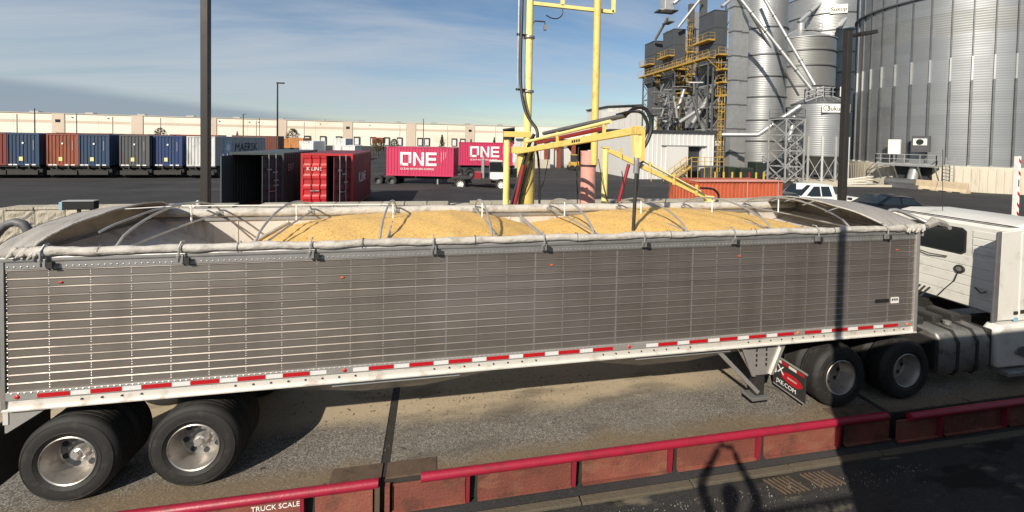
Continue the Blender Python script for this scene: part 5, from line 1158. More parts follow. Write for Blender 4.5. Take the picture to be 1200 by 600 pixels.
# ------------------------------------------------------------------ sheds
def sheds():
    # ribbed white shed, its front runs along x
    pl = P3(744,203,49); Yf = pl.y; x0 = pl.x
    def xat(u,v=180): d = fw + rt2*((u-600)/FPX)+up2*((CYP-v)/FPX); k = (Yf-CAM.y)/d.y; return (CAM+d*k)
    x1 = xat(836).x; H = xat(836,155).z
    t = thing('ribbed_shed','white ribbed metal shed with a sliding door and yellow stair','shed',((x0+x1)/2,Yf,0))
    dx0, dx1 = xat(806).x, xat(823).x; dzt = xat(814,172).z
    MB().box((x0,Yf+.12,-.1),(dx0,Yf+14,H-.12)).box((dx1,Yf+.12,-.1),(x1,Yf+14,H-.12)).box((dx0-.01,Yf+.12,dzt),(dx1+.01,Yf+14,H-.13)).build('wall_core','shed_white',t); MB().box((dx0+.001,Yf+.6,-.1),(dx1-.001,Yf+.7,dzt-.01)).build('interior_shade','door_dark',t)  # near-black sheet in the doorway stands in for the shade inside
    n = int((x1-x0)/.55)
    for i in range(n):
        xa = x0+(x1-x0)*i/n; xb = x0+(x1-x0)*(i+1)/n
        zb = dzt if (xb > dx0+.05 and xa < dx1-.05) else -.1
        MB().add([(xa+.01,Yf,zb),(xb-.14,Yf,zb),(xb-.08,Yf-.06,zb),(xb-.01,Yf-.06,zb),(xa+.01,Yf,H-.1),(xb-.14,Yf,H-.1),(xb-.08,Yf-.06,H-.1),(xb-.01,Yf-.06,H-.1),(xa+.01,Yf+.1,zb),(xb-.01,Yf+.1,zb),(xa+.01,Yf+.1,H-.1),(xb-.01,Yf+.1,H-.1)],[(0,1,5,4),(1,2,6,5),(2,3,7,6),(3,9,11,7),(0,4,10,8),(8,10,11,9),(4,5,6,7,11,10)]).build('wall_sheet','shed_white',t)
    MB().prism([(Yf-.35,H-.1),(Yf-.35,H+.12),(Yf+7,H+.35),(Yf+14.3,H+.12),(Yf+14.3,H-.1),(Yf+7,H+.1)],'x',x0-.3,x1+.3).build('roof','roof_dark',t)
    MB().box((dx0-3.6,Yf-.16,dzt+.02),(dx1+.5,Yf-.07,dzt+.14)).build('door_track','dull_aluminium',t)
    MB().box((dx0-2.9,Yf-.13,.4),(dx0-.05,Yf-.075,dzt)).build('sliding_door','shed_white',t)
    # yellow stair and railing before the door
    s = thing('yellow_stair','yellow railed stair and landing before the white ribbed shed','stair',(dx0,Yf-1.5,0))
    zl = 1.7; MB().box((dx0-.8,Yf-2.0,zl-.1),(dx1+1.5,Yf-.3,zl)).build('landing','galv_dark',s)
    for q in range(7): MB().box((dx0-.8-.32*(q+1),Yf-1.9,zl-.22*(q+1)),(dx0-.8-.32*q,Yf-1.0,zl-.22*(q+1)+.05)).build('tread','galv_dark',s)
    for y in (Yf-1.95,Yf-.95):
        MB().bar((dx0-.8,y,zl),(dx0-3.1,y,.1),.09,.22).build('stringer','gallery_yellow',s); MB().bar((dx0-.8,y,zl+1.05),(dx0-3.1,y,1.15),.06).build('handrail','gallery_yellow',s)
        for k in range(4): xx = dx0-.8-2.3*k/3; zz_ = zl-1.6*k/3; MB().bar((xx,y,zz_),(xx,y,zz_+1.05),.05).build('baluster','gallery_yellow',s)
    for k in range(6): xx = dx0-.8+(dx1+2.3-dx0)*k/5; MB().bar((xx,Yf-1.97,-.05),(xx,Yf-1.97,zl+1.05),.06).build('baluster','gallery_yellow',s)
    for z in (.55,1.05): MB().bar((dx0-.8,Yf-1.97,zl+z),(dx1+1.5,Yf-1.97,zl+z),.06).build('handrail','gallery_yellow',s)
    for u in (750,764,777,790): p = xat(u,200); MB().cyl((p.x,Yf-2.6,-.05),(p.x,Yf-2.6,1.1),.05,n=8).build('bollard','gallery_yellow',s)
    # open fronted shed with red brown columns, further left and back
    p0 = P3(604,190,78); p1 = P3(752,190,70); Y2 = p1.y
    def x2(u,v=170): d = fw + rt2*((u-600)/FPX)+up2*((CYP-v)/FPX); k = (Y2-CAM.y)/d.y; return (CAM+d*k)
    o = thing('open_shed','open fronted truck shed with red brown columns behind the grain probe','shed',(x2(680).x,Y2,0))
    xa, xb = x2(603).x, x2(752).x; ht = x2(650,150).z-.7
    MB().box((xa,Y2-.3,ht-1.1),(xb,Y2,ht+.75)).build('fascia','cream_wall',o)
    MB().box((xa,Y2+.001,ht+.45),(xb,Y2+12,ht+.7)).build('roof','roof_dark',o)
    MB().box((xa,Y2+11,-.1),(xb,Y2+11.3,ht+.6)).build('back_wall','door_dark',o); MB().box((xb-.3,Y2,-.1),(xb,Y2+11,ht+.6)).build('side_wall','shed_white',o)
    xm = x2(650).x; 
    nn = 6
    for i in range(nn): a_ = xa+(xm-xa)*i/nn; MB().box((a_+.03,Y2+.3,-.1),(xa+(xm-xa)*(i+1)/nn-.03,Y2+.5,ht-1.1)).build('wall_panel','shed_white',o)
    for u in (640,655,672,724): p = x2(u); MB().box((p.x-.28,Y2-.35,-.1),(p.x+.28,Y2+.25,ht-1.1)).build('column','brown_column',o)
    p = x2(655,172); MB().box((p.x-.9,Y2-.5,p.z-.6),(p.x-.3,Y2-.36,p.z+.7)).build('control_box','brown_column',o)
    a_, b_ = x2(660,165), x2(680,190); MB().add([(a_.x,Y2+.6,a_.z),(b_.x,Y2+.6,b_.z),(b_.x,Y2+.9,0),(a_.x-2,Y2+.9,0),(a_.x-2,Y2+.6,a_.z),(a_.x,Y2+1.2,a_.z),(b_.x,Y2+1.2,b_.z)],[(0,1,2,3,4),(0,5,6,1)]).build('ramp_panel','shed_white',o)
    MB().box((xa-1,Y2-1.0,-.1),(xm-1,Y2-.7,1.4)).build('low_wall','silo_concrete',o)
    # white gabled block behind
    q0 = P3(712,150,86); q1 = P3(775,120,80)
    w = thing('white_block','plain white block with dark roof edge left of the dryer towers','building',(q0.x,q0.y,0))
    hz_ = P3(730,126,86).z
    nn = 6
    MB().box((q0.x,q0.y+.1,-.1),(q1.x,q0.y+12,hz_-.05)).build('wall_core','shed_white',w)
    for i in range(nn): a_ = q0.x+(q1.x-q0.x)*i/nn; b_ = q0.x+(q1.x-q0.x)*(i+1)/nn; MB().prism([(a_+.03,-.1),(b_-.03,-.1),(b_-.03,hz_+.5*(i+1)/nn-.1),(a_+.03,hz_+.5*i/nn-.1)],'y',q0.y,q0.y+.09).build('wall_panel','shed_white',w)
    MB().prism([(q0.x-.3,hz_),(q1.x+.3,hz_+.6),(q1.x+.3,hz_+.9),(q0.x-.3,hz_+.3)],'y',q0.y-.3,q0.y+12).build('roof','roof_dark',w)
    MB().box((q0.x-1.6,q0.y-.4,hz_-2.4),(q0.x+1.6,q0.y-.01,hz_-.9)).build('annex_box','shed_white',w)
sheds()

# ------------------------------------------------------------------ elevator: dryer towers, silos, spouts
def railing(parent, pts, m='gallery_yellow', h=1.05, r=.022, posts=1.3):
    mb = MB()
    for a, b in zip(pts, pts[1:]):
        a = Vector(a); b = Vector(b); n = max(1,round((b-a).length/posts))
        for k in range(n+1): p = a+(b-a)*k/n; mb.bar(p,p+Vector((0,0,h)),r*1.6)
        for z in (h*.55,h): mb.bar(a+Vector((0,0,z)),b+Vector((0,0,z)),r*1.7)
        mb.bar(a+Vector((0,0,.06)),b+Vector((0,0,.06)),.02,.12)
    return mb.build('railing', m, parent)
def gallery(parent, x0, y0, x1, y1, z, m='gallery_yellow', sides='nsew'):
    MB().box((x0,y0,z-.10),(x1,y1,z)).build('walkway', m, parent)
    e = {'s':[(x0,y0,z),(x1,y0,z)],'n':[(x0,y1,z),(x1,y1,z)],'w':[(x0,y0,z),(x0,y1,z)],'e':[(x1,y0,z),(x1,y1,z)]}
    for k in sides: railing(parent, e[k], m)
def ladder(parent, x, y, z0, z1, m='gallery_yellow', cage=True):
    mb = MB()
    for dx in (-.25,.25): mb.bar((x+dx,y,z0),(x+dx,y,z1),.06)
    z = z0
    while z < z1: mb.bar((x-.25,y,z),(x+.25,y,z),.04); z += .45
    mb.build('ladder', m, parent)
    if cage:
        mb = MB(); z = z0+2.2
        while z < z1+1:
            pts = [(x-.4,y,z),(x-.42,y-.45,z),(x-.2,y-.75,z),(x+.2,y-.75,z),(x+.42,y-.45,z),(x+.4,y,z)]
            for a, b in zip(pts,pts[1:]): mb.bar(a,b,.04,.07)
            z += 1.1
        for px, py in ((-.42,-.45),(-.2,-.75),(.2,-.75),(.42,-.45)): mb.bar((x+px,y+py,z0+2.2),(x+px,y+py,z1+.9),.035)
        mb.build('ladder_cage', m, parent)
def dryer(lab, u, vt, vb, dep, stair_v):
    p = P3(u,vt,dep); x, y = p.x, p.y; zt = p.z; zb = P3(u,vb,dep).z; w, dpt = 2.15, 3.6
    t = thing('dryer_tower', lab, 'grain dryer', (x,y,0), 0, 'dark dryer towers of the elevator')
    # casing panels: near edge at (x,y); the left face runs away from the camera
    for k in range(3):
        z0_ = zb+(zt-zb)*k/3; z1_ = zb+(zt-zb)*(k+1)/3
        MB().box((x,y,z0_+.02),(x+w,y+dpt,z1_-.02)).build('casing_panel','dryer_grey',t,bevel=.02)
    MB().box((x-.06,y-.06,zt),(x+w+.06,y+dpt+.06,zt+.12)).build('roof','galv_dark',t)
    MB().add([(x,y,zb),(x+w,y,zb),(x+w,y+dpt,zb),(x,y+dpt,zb),(x+w*.3,y+dpt*.35,zb-1.8),(x+w*.7,y+dpt*.35,zb-1.8),(x+w*.7,y+dpt*.65,zb-1.8),(x+w*.3,y+dpt*.65,zb-1.8)],[(0,1,5,4),(1,2,6,5),(2,3,7,6),(3,0,4,7),(4,5,6,7)]).build('cone','galv_dark',t)
    # steel legs and bracing
    cs = [(x-.1,y-.1),(x+w+.1,y-.1),(x+w+.1,y+dpt+.1),(x-.1,y+dpt+.1)]
    for cx_, cy_ in cs: MB().bar((cx_,cy_,0),(cx_,cy_,zb+.3),.22).build('column','galv_dark',t)
    n = 5; br = []
    for k in range(n):
        za, zb2 = zb*k/n, zb*(k+1)/n
        for (a, b) in zip(cs,cs[1:]+cs[:1]):
            MB().bar((*a,zb2-.1),(*b,zb2-.1),.16).build('girt','galv_beam',t); MB().bar((*a,za+.1),(*b,zb2-.2),.09).build('brace','galv_beam',t)
    # galleries
    h = zt-zb
    gallery(t, x-1.15, y-.2, x-.05, y+dpt, zb+h*.42, sides='swn')
    gallery(t, x-.05, y-1.1, x+w, y-.05, zb+h*.12, sides='se')
    ladder(t, x+w+.45, y-.15, zb-.5, zt+.8)
    gallery(t, x+w+.1, y-1.1, x+w+1.5, y-.2, zb+h*.02, sides='sew'); gallery(t, x+w+.1, y-1.1, x+w+1.5, y-.2, zb+h*.5, sides='sew')
    # stair tower hanging below
    for k in range(3):
        z = zb-1.3-1.9*k
        gallery(t, x+.3, y-1.6, x+2.6, y-.2, z, sides='sew'); ladder(t, x+.7+.8*(k%2), y-.5, z, z+1.9, cage=False)
    ladder(t, x+.6, y-.9, .3, zb-5.2)
    return t
dryer('nearest and largest dark dryer tower with yellow galleries',838,12,72,61,0)
dryer('middle dark dryer tower with yellow galleries',790.5,34,88,71,0)
dryer('leftmost and smallest dark dryer tower against the sky',767,48,95,78,0)
def walkway():
    a = P3(846,66,60); b = P3(754,93,80); t = thing('yellow_walkway','long yellow catwalk linking the dryer towers','catwalk',(a.x,a.y,0))
    x = (a.x+b.x)/2-1.2; z = (a.z+b.z)/2
    gallery(t, x-.6, a.y-.2, x+.6, b.y, z, sides='we')
    k = 0; yy = a.y
    while yy < b.y: MB().bar((x-.6,yy,z-.2),(x+1.2,yy,z-1.6),.09).build('bracket','gallery_yellow',t); yy += 3
    for yy in (a.y+.5,a.y+9,b.y-1): MB().bar((x,yy,0),(x,yy,z-.2),.16).build('column','galv_dark',t)
walkway()
def silo(name, lab, u, vtop, dep, Rd, zb=0, m='silo_sheet', nst=0, rings=(), roof=True, arc=None, roofh=.32, cat='silo', sheet_parts=True):
    c = P3(u,vtop,dep); x, y, zt = c
    t = thing(name, lab, cat, (x,y,0), 0, 'steel silos of the elevator'); n = 64
    # wall in rings of sheet, each lapped over the one below
    hcourse = max(1.6,(zt-zb)/9); k = max(1,round((zt-zb)/hcourse)); 
    for i in range(k):
        z0, z1 = zb+(zt-zb)*i/k, zb+(zt-zb)*(i+1)/k; rr = Rd+(.006 if i%2 else 0)
        MB().lathe([(rr,z0),(rr,z1)],n,(x,y,0)).build('wall_ring',m,t,smooth=True)
    for z in rings: MB().lathe([(Rd,z-.09),(Rd+.16,z-.07),(Rd+.16,z+.07),(Rd,z+.09)],n,(x,y,0)).build('wind_ring','galv_dark',t,smooth=True)
    if nst:
        cdir = math.atan2(CAM.y-y,CAM.x-x)
        for i in range(nst):
            a = 2*math.pi*i/nst+.07
            if abs((a-cdir+math.pi)%(2*math.pi)-math.pi) > 1.75: continue
            ca, sa = math.cos(a), math.sin(a); p = Vector((x+ca*(Rd+.05),y+sa*(Rd+.05),zb)); q = Vector((p.x,p.y,zt)); MB().bar(p,q,.10,.17,(-sa,ca,0)).build('stiffener','galv_dark',t)
    if roof:
        MB().lathe([(Rd+.12,zt-.1),(Rd+.12,zt+.03),(Rd*.95,zt+Rd*roofh*.14),(Rd*.15,zt+Rd*roofh*1.35),(.05,zt+Rd*roofh*1.5)],n,(x,y,0)).build('roof','galv_beam',t,smooth=True)
        for i in range(24): a = 2*math.pi*i/24; MB().bar((x+math.cos(a)*Rd,y+math.sin(a)*Rd,zt+.05),(x+math.cos(a)*Rd*.15,y+math.sin(a)*Rd*.15,zt+Rd*roofh*1.36),.08).build('roof_rib','galv_light',t)
    return t, x, y, zt
def ringz(u, dep, vs): return [P3(u,v,dep).z for v in vs]
t,x,y,zt = silo('tall_silo','tall narrow bright silo right of the dryer towers',897,-45,60,3.05,m='silo_sheet_bright',rings=ringz(897,57,(30,62,88,112,140,165)))
t,x,y,zt = silo('dome_silo','grey silo with a low cone roof behind the small hopper bin',938,50,65,4.55,m='silo_sheet_dull',rings=ringz(938,61,(58,76,100,125)))
MB().cyl((x,y,zt+1.6),(x,y,zt+3.0),.5,n=12).build('filler_cap','galv_light',t); gallery(t,x-1.2,y-2.2,x+1.6,y-1.0,zt+1.5,'galv_light','se')
t,x,y,zt = silo('back_silo','silo with a white name board, half hidden by the giant silo',966,4,76,6.6,m='silo_sheet_bright',rings=ringz(966,70,(14,34,60,84,104,130)))
d = (Vector((CAM.x,CAM.y,0))-Vector((x,y,0))).normalized(); rgt = Vector((-d.y,d.x,0))
c0 = Vector((x,y,0))+ (d*math.cos(.30)+rgt*math.sin(.30)).normalized()*(6.75); zc = P3(982,11,70).z; nn_ = (c0-Vector((x,y,0))).normalized(); xr = Vector((-nn_.y,nn_.x,0))
MB().bar(c0-xr*1.25+Vector((0,0,zc)),c0+xr*1.25+Vector((0,0,zc)),.06,1.5).build('name_board','white_paint',t)
text('lettering','Sukup',.95,'dark_lettering',t,c0-xr*1.15+nn_*.05+Vector((0,0,zc-.33)),xr,(0,0,1),.01)
t,x,y,zt = silo('back_silo','silo peeping out between the tall silo and the name board silo',935,20,84,5.0,m='silo_sheet_dull',rings=ringz(935,80,(30,55,80)))

silo('slim_silo','slim grey bin standing between the two right dryer towers',811,46,84,2.6,m='silo_sheet_dull',rings=ringz(811,82,(70,100)))
silo('slim_silo','slim grey bin behind the leftmost and middle dryer towers',786,78,92,2.4,m='silo_sheet_dull',rings=ringz(786,90,(95,115)))
def hopper_bin():
    dep = 50; c = P3(960,122,dep); x, y, zt = c; Rd = 2.85; zb = P3(960,183,dep-2).z
    t = thing('hopper_bin','small shiny hopper bin on legs with a white name board','hopper bin',(x,y,0)); n = 48
    for i in range(6):
        z0, z1 = zb+(zt-zb)*i/6, zb+(zt-zb)*(i+1)/6; rr = Rd+(.006 if i%2 else 0); MB().lathe([(rr,z0),(rr,z1)],n,(x,y,0)).build('wall_ring','silo_sheet_bright',t,smooth=True)
    MB().lathe([(Rd+.1,zt-.06),(Rd+.1,zt+.02),(Rd*.4,zt+.95),(.4,zt+1.15),(.05,zt+1.15)],n,(x,y,0)).build('roof','galv_dark',t,smooth=True)
    for i in range(20): a = 2*math.pi*i/20; MB().bar((x+math.cos(a)*Rd,y+math.sin(a)*Rd,zt+.05),(x+math.cos(a)*Rd*.4,y+math.sin(a)*Rd*.4,zt+.97),.07).build('roof_rib','galv_beam',t)
    MB().lathe([(Rd-.02,zb),(.35,zb-2.0),(.35,zb-2.3)],32,(x,y,0)).build('cone','galv_dark',t,smooth=True)
    for i in range(14):
        a = 2*math.pi*i/14; p = Vector((x+math.cos(a)*(Rd+.1),y+math.sin(a)*(Rd+.1),0)); MB().bar(p,p+Vector((0,0,zb+2.3)),.15,.2,(-math.sin(a),math.cos(a),0)).build('leg','galv_light',t)
        b = 2*math.pi*(i+1)/14; q = Vector((x+math.cos(b)*(Rd+.1),y+math.sin(b)*(Rd+.1),0)); MB().bar(p+Vector((0,0,.3)),q+Vector((0,0,zb-.1)),.06).build('brace','galv_beam',t); MB().bar(q+Vector((0,0,.3)),p+Vector((0,0,zb-.1)),.06).build('brace','galv_beam',t)
    MB().box((x-3.2,y-3.4,-.1),(x+3.2,y+3.2,.25)).build('slab','silo_concrete',t)
    pts = [(x+math.cos(2*math.pi*i/12)*1.5,y+math.sin(2*math.pi*i/12)*1.5,zt+.75) for i in range(13)]; railing(t,pts,'galv_light',1.1,.05)
    railing(t,[(x-3.0,y-1,zt+.1),(x-1.2,y-1.6,zt+.8)],'galv_light',1.1,.05); railing(t,[(x+1.2,y-1.6,zt+.8),(x+3.0,y-1.2,zt+.1)],'white_paint',1.1,.06)
    d = (Vector((CAM.x,CAM.y,0))-Vector((x,y,0))).normalized(); rgt = Vector((-d.y,d.x,0)); nn_ = (d*math.cos(.55)+rgt*math.sin(.55)).normalized(); c0 = Vector((x,y,0))+nn_*(Rd+.14); xr = Vector((-nn_.y,nn_.x,0)); zc = zt-.75
    MB().bar(c0-xr*1.5+Vector((0,0,zc)),c0+xr*1.5+Vector((0,0,zc)),.05,.95).build('name_board','white_paint',t)
    text('lettering','Sukup',.72,'dark_lettering',t,c0-xr*.95+nn_*.04+Vector((0,0,zc-.26)),xr,(0,0,1),.01)
    mb = MB(); ctr = c0-xr*1.02+nn_*.035+Vector((0,0,zc)); mb.tube([ctr+xr*.34*math.cos(a*.5236)+Vector((0,0,.33*math.sin(a*.5236))) for a in range(12)],.03,5); mb.build('logo_oval','dark_lettering',t)
    return x, y, zt
hx_, hy_, hzt = hopper_bin()
def lattice():
    c = P3(920,200,49); x, y = c.x, c.y; zt = P3(920,140,49).z; w = 1.25
    t = thing('lattice_tower','galvanised lattice tower left of the small hopper bin','tower',(x,y,0)); cs = [(x-w,y-w),(x+w,y-w),(x+w,y+w),(x-w,y+w)]
    for p in cs: MB().bar((*p,0),(*p,zt),.13).build('leg','galv_light',t)
    n = 4
    for k in range(n):
        a0, a1 = zt*k/n, zt*(k+1)/n
        for p, q in zip(cs,cs[1:]+cs[:1]):
            MB().bar((*p,a1),(*q,a1),.10).build('girt','galv_light',t); MB().bar((*p,a0),(*q,a1),.08).build('brace','galv_light',t); MB().bar((*q,a0),(*p,a1),.08).build('brace','galv_light',t)
    gallery(t,x-w,y-w,x+w,y+w,zt+.1,'galv_dark','swe')
lattice()
def pipe(lab, pts, r, m='galv_light', name='spout'):
    P = [P3(*p) for p in pts]; t = thing(name, lab, 'spout', (P[0].x,P[0].y,0), 0, 'spouts and conveyors of the elevator')
    for a, b in zip(P,P[1:]):
        MB().cyl(a,b,r,n=12).build('pipe',m,t,smooth=True)
        n = max(1,int((b-a).length/3)); d = (b-a).normalized()
        for k in range(1,n): q = a+(b-a)*k/n; MB().cyl(q-d*.07,q+d*.07,r*1.25,n=12).build('flange','galv_dark',t)
pipe('long diagonal spout ending on top of the hopper bin, upper one',[(893,-6,56),(955,100,50)],.2,'galv_beam'); pipe('long diagonal spout ending on top of the hopper bin, lower one',[(864,-6,54),(952,106,50)],.22,'galv_beam')
pipe('thin dark spout leaning across the dome silo',[(876,10,57),(936,112,58)],.14,'galv_dark'); pipe('light spout running up to the back silo roof',[(936,26,70),(975,-8,72)],.3)
pipe('light spout beside the white name board',[(982,34,69),(1002,6,71)],.32)
pipe('level conveyor tube crossing before the tall silo',[(846,158,52),(888,158,50.5),(938,124,49)],.28,'galv_beam')
pipe('short bright spout inside the lattice tower',[(931,136,48.6),(924,166,48.6)],.24); pipe('pale spout slanting above the ribbed shed, left one',[(797,143,66),(826,124,64)],.33,'galv_beam'); pipe('pale spout slanting above the ribbed shed, right one',[(812,144,65),(829,116,64),(838,96,63)],.36,'galv_beam')
pipe('bright spout rising to the top of the middle dryer',[(795,32,70),(823,-4,68)],.24); pipe('bright spout rising over the nearest dryer',[(846,8,61),(862,-6,62)],.26); pipe('spout dropping to the leftmost dryer',[(768,46,77),(783,20,73)],.26,'galv_beam')
pipe('spout leaning from the head house to the upper left',[(790,4,72),(808,-12,71)],.35)
pipe('thin white pipe standing beside the middle dryer legs',[(783,128,68),(787,146,68)],.14)
def legs():
    # bucket elevator legs: tall square casings
    for lab, u, dep, w, m in (('tall grey bucket elevator casing, left of the pair by the tall silo',860,55,.62,'galv_beam'),('tall grey bucket elevator casing nearest the tall silo',869,55.5,.55,'galv_beam'),('slim elevator casing between the two right dryers',822,70,.5,'galv_dark'),('slim elevator casing behind the middle dryer',808,73,.45,'galv_dark'),('broad light casing behind the nearest dryer',816,78,1.1,'galv_beam')):
        x, y = XY(u,dep,90); zt = 29; t = thing('bucket_elevator', lab, 'elevator leg', (x,y,0), 0, 'bucket elevator legs')
        k = 9
        for i in range(k): MB().box((x-w,y-w*.7,zt*i/k+.03),(x+w,y+w*.7,zt*(i+1)/k-.03)).build('casing',m,t)
        for i in range(1,k): MB().box((x-w-.06,y-w*.7-.06,zt*i/k-.07),(x+w+.06,y+w*.7+.06,zt*i/k+.07)).build('flange','galv_dark',t)
    x, y = XY(868,64,100); t = thing('support_tower','braced steel support tower beside the tall silo','tower',(x,y,0)); cs = [(x-1.9,y-1),(x+.9,y-1),(x+.9,y+1.4),(x-1.9,y+1.4)]
    for p in cs: MB().bar((*p,0),(*p,29),.17).build('column','galv_dark',t)
    for k in range(9):
        a0, a1 = 3.2*k, 3.2*(k+1)
        for i,(p, q) in enumerate(zip(cs,cs[1:]+cs[:1])): MB().bar((*p,a1),(*q,a1),.13).build('girt','galv_beam',t); (MB().bar((*(p if k%2 else q),a0),(*(q if k%2 else p),a1),.07).build('brace','galv_dark',t) if i in (0,3) and k%2 else None)
    # dense pipework and steel below the dryers
    t = thing('process_tower','dense dark steel frame with pipes under and between the dryer towers','tower',(*XY(810,58),0)); rn = random.Random(11)
    for i in range(11):
        u = 762+i*9.5; dep = 78-.16*(u-760)*.9; x, y = XY(u,dep,120); h = rn.uniform(13,27) if u > 785 else rn.uniform(9,14); MB().bar((x,y,0),(x,y,h),.2).build('column','galv_dark',t)
    for i in range(90):
        u0 = rn.uniform(762,850); v0 = rn.uniform(60,145) if u0 > 800 else rn.uniform(98,145); u1 = min(858,u0+rn.uniform(6,24)); dep = rn.uniform(64,75)
        a = P3(u0,v0,dep); b = P3(u1,v0+rn.choice((0,0,rn.uniform(-18,18))),dep+rn.uniform(-1.5,1.5)); MB().bar(a,b,rn.choice((.1,.14,.2))).build('beam',rn.choice(('galv_dark','galv_beam','galv_dark')),t)
    for i in range(24):
        u0 = rn.uniform(776,850); v0 = rn.uniform(105,140); dep = rn.uniform(64,72); a = P3(u0,v0,dep); b = P3(u0+rn.uniform(-9,9),v0+rn.uniform(12,35),dep); MB().cyl(a,b,rn.uniform(.15,.4),n=10).build('duct',rn.choice(('galv_beam','galv_dark','galv_dark')),t,smooth=True)
    for u,v0,v1,dep,w,d_ in ((838,76,112,65,1.7,1.3),(815,70,112,72,1.6,1.5),(795,92,125,73,1.4,1.5),(806,95,128,75,1.5,1.4),(829,112,150,66,1.9,1.5),(850,120,165,64,1.5,1.3),(775,102,134,77,1.4,1.3)):
        c = P3(u,v0,dep); zb = P3(u,v1,dep).z; MB().box((c.x-w,c.y,zb),(c.x+w,c.y+2*d_,c.z)).build('bin_casing','galv_beam' if u in (815,806,829) else 'galv_dark',t,bevel=.05)
    for u,v,dep,w in ((781,13,74,3.6),(784,26,73,1.2),(836,152,66,2.3),(822,146,68,3),(802,140,70,3.4)): c = P3(u,v,dep); MB().box((c.x-w/2,c.y-.8,c.z-.15),(c.x+w/2,c.y+1.2,c.z+.05)).build('platform','galv_dark',t); railing(t,[(c.x-w/2,c.y-.8,c.z),(c.x+w/2,c.y-.8,c.z)],'galv_beam')
    c = P3(782,5,73); MB().box((c.x-.9,c.y-.8,c.z-1.2),(c.x+.9,c.y+.8,c.z+1.6)).build('head_house','galv_light',t,bevel=.1)
    for u,v,dep,w,h in ((858,208,50,1.0,1.6),(876,207,50,1.8,1.5),(890,205,51,1.0,2.2)):
        c = P3(u,v,dep); MB().box((c.x-w/2,c.y,-.05),(c.x+w/2,c.y+1.5,h)).build('machine','green_machine',t,bevel=.08)
    for u in (838,848,858,868,878,886,895): c = P3(u,207,46); MB().cyl((c.x,c.y,-.05),(c.x,c.y,1.25),.11,n=10).build('bollard','gallery_yellow' if u != 878 else 'red_cylinder',t)
legs()

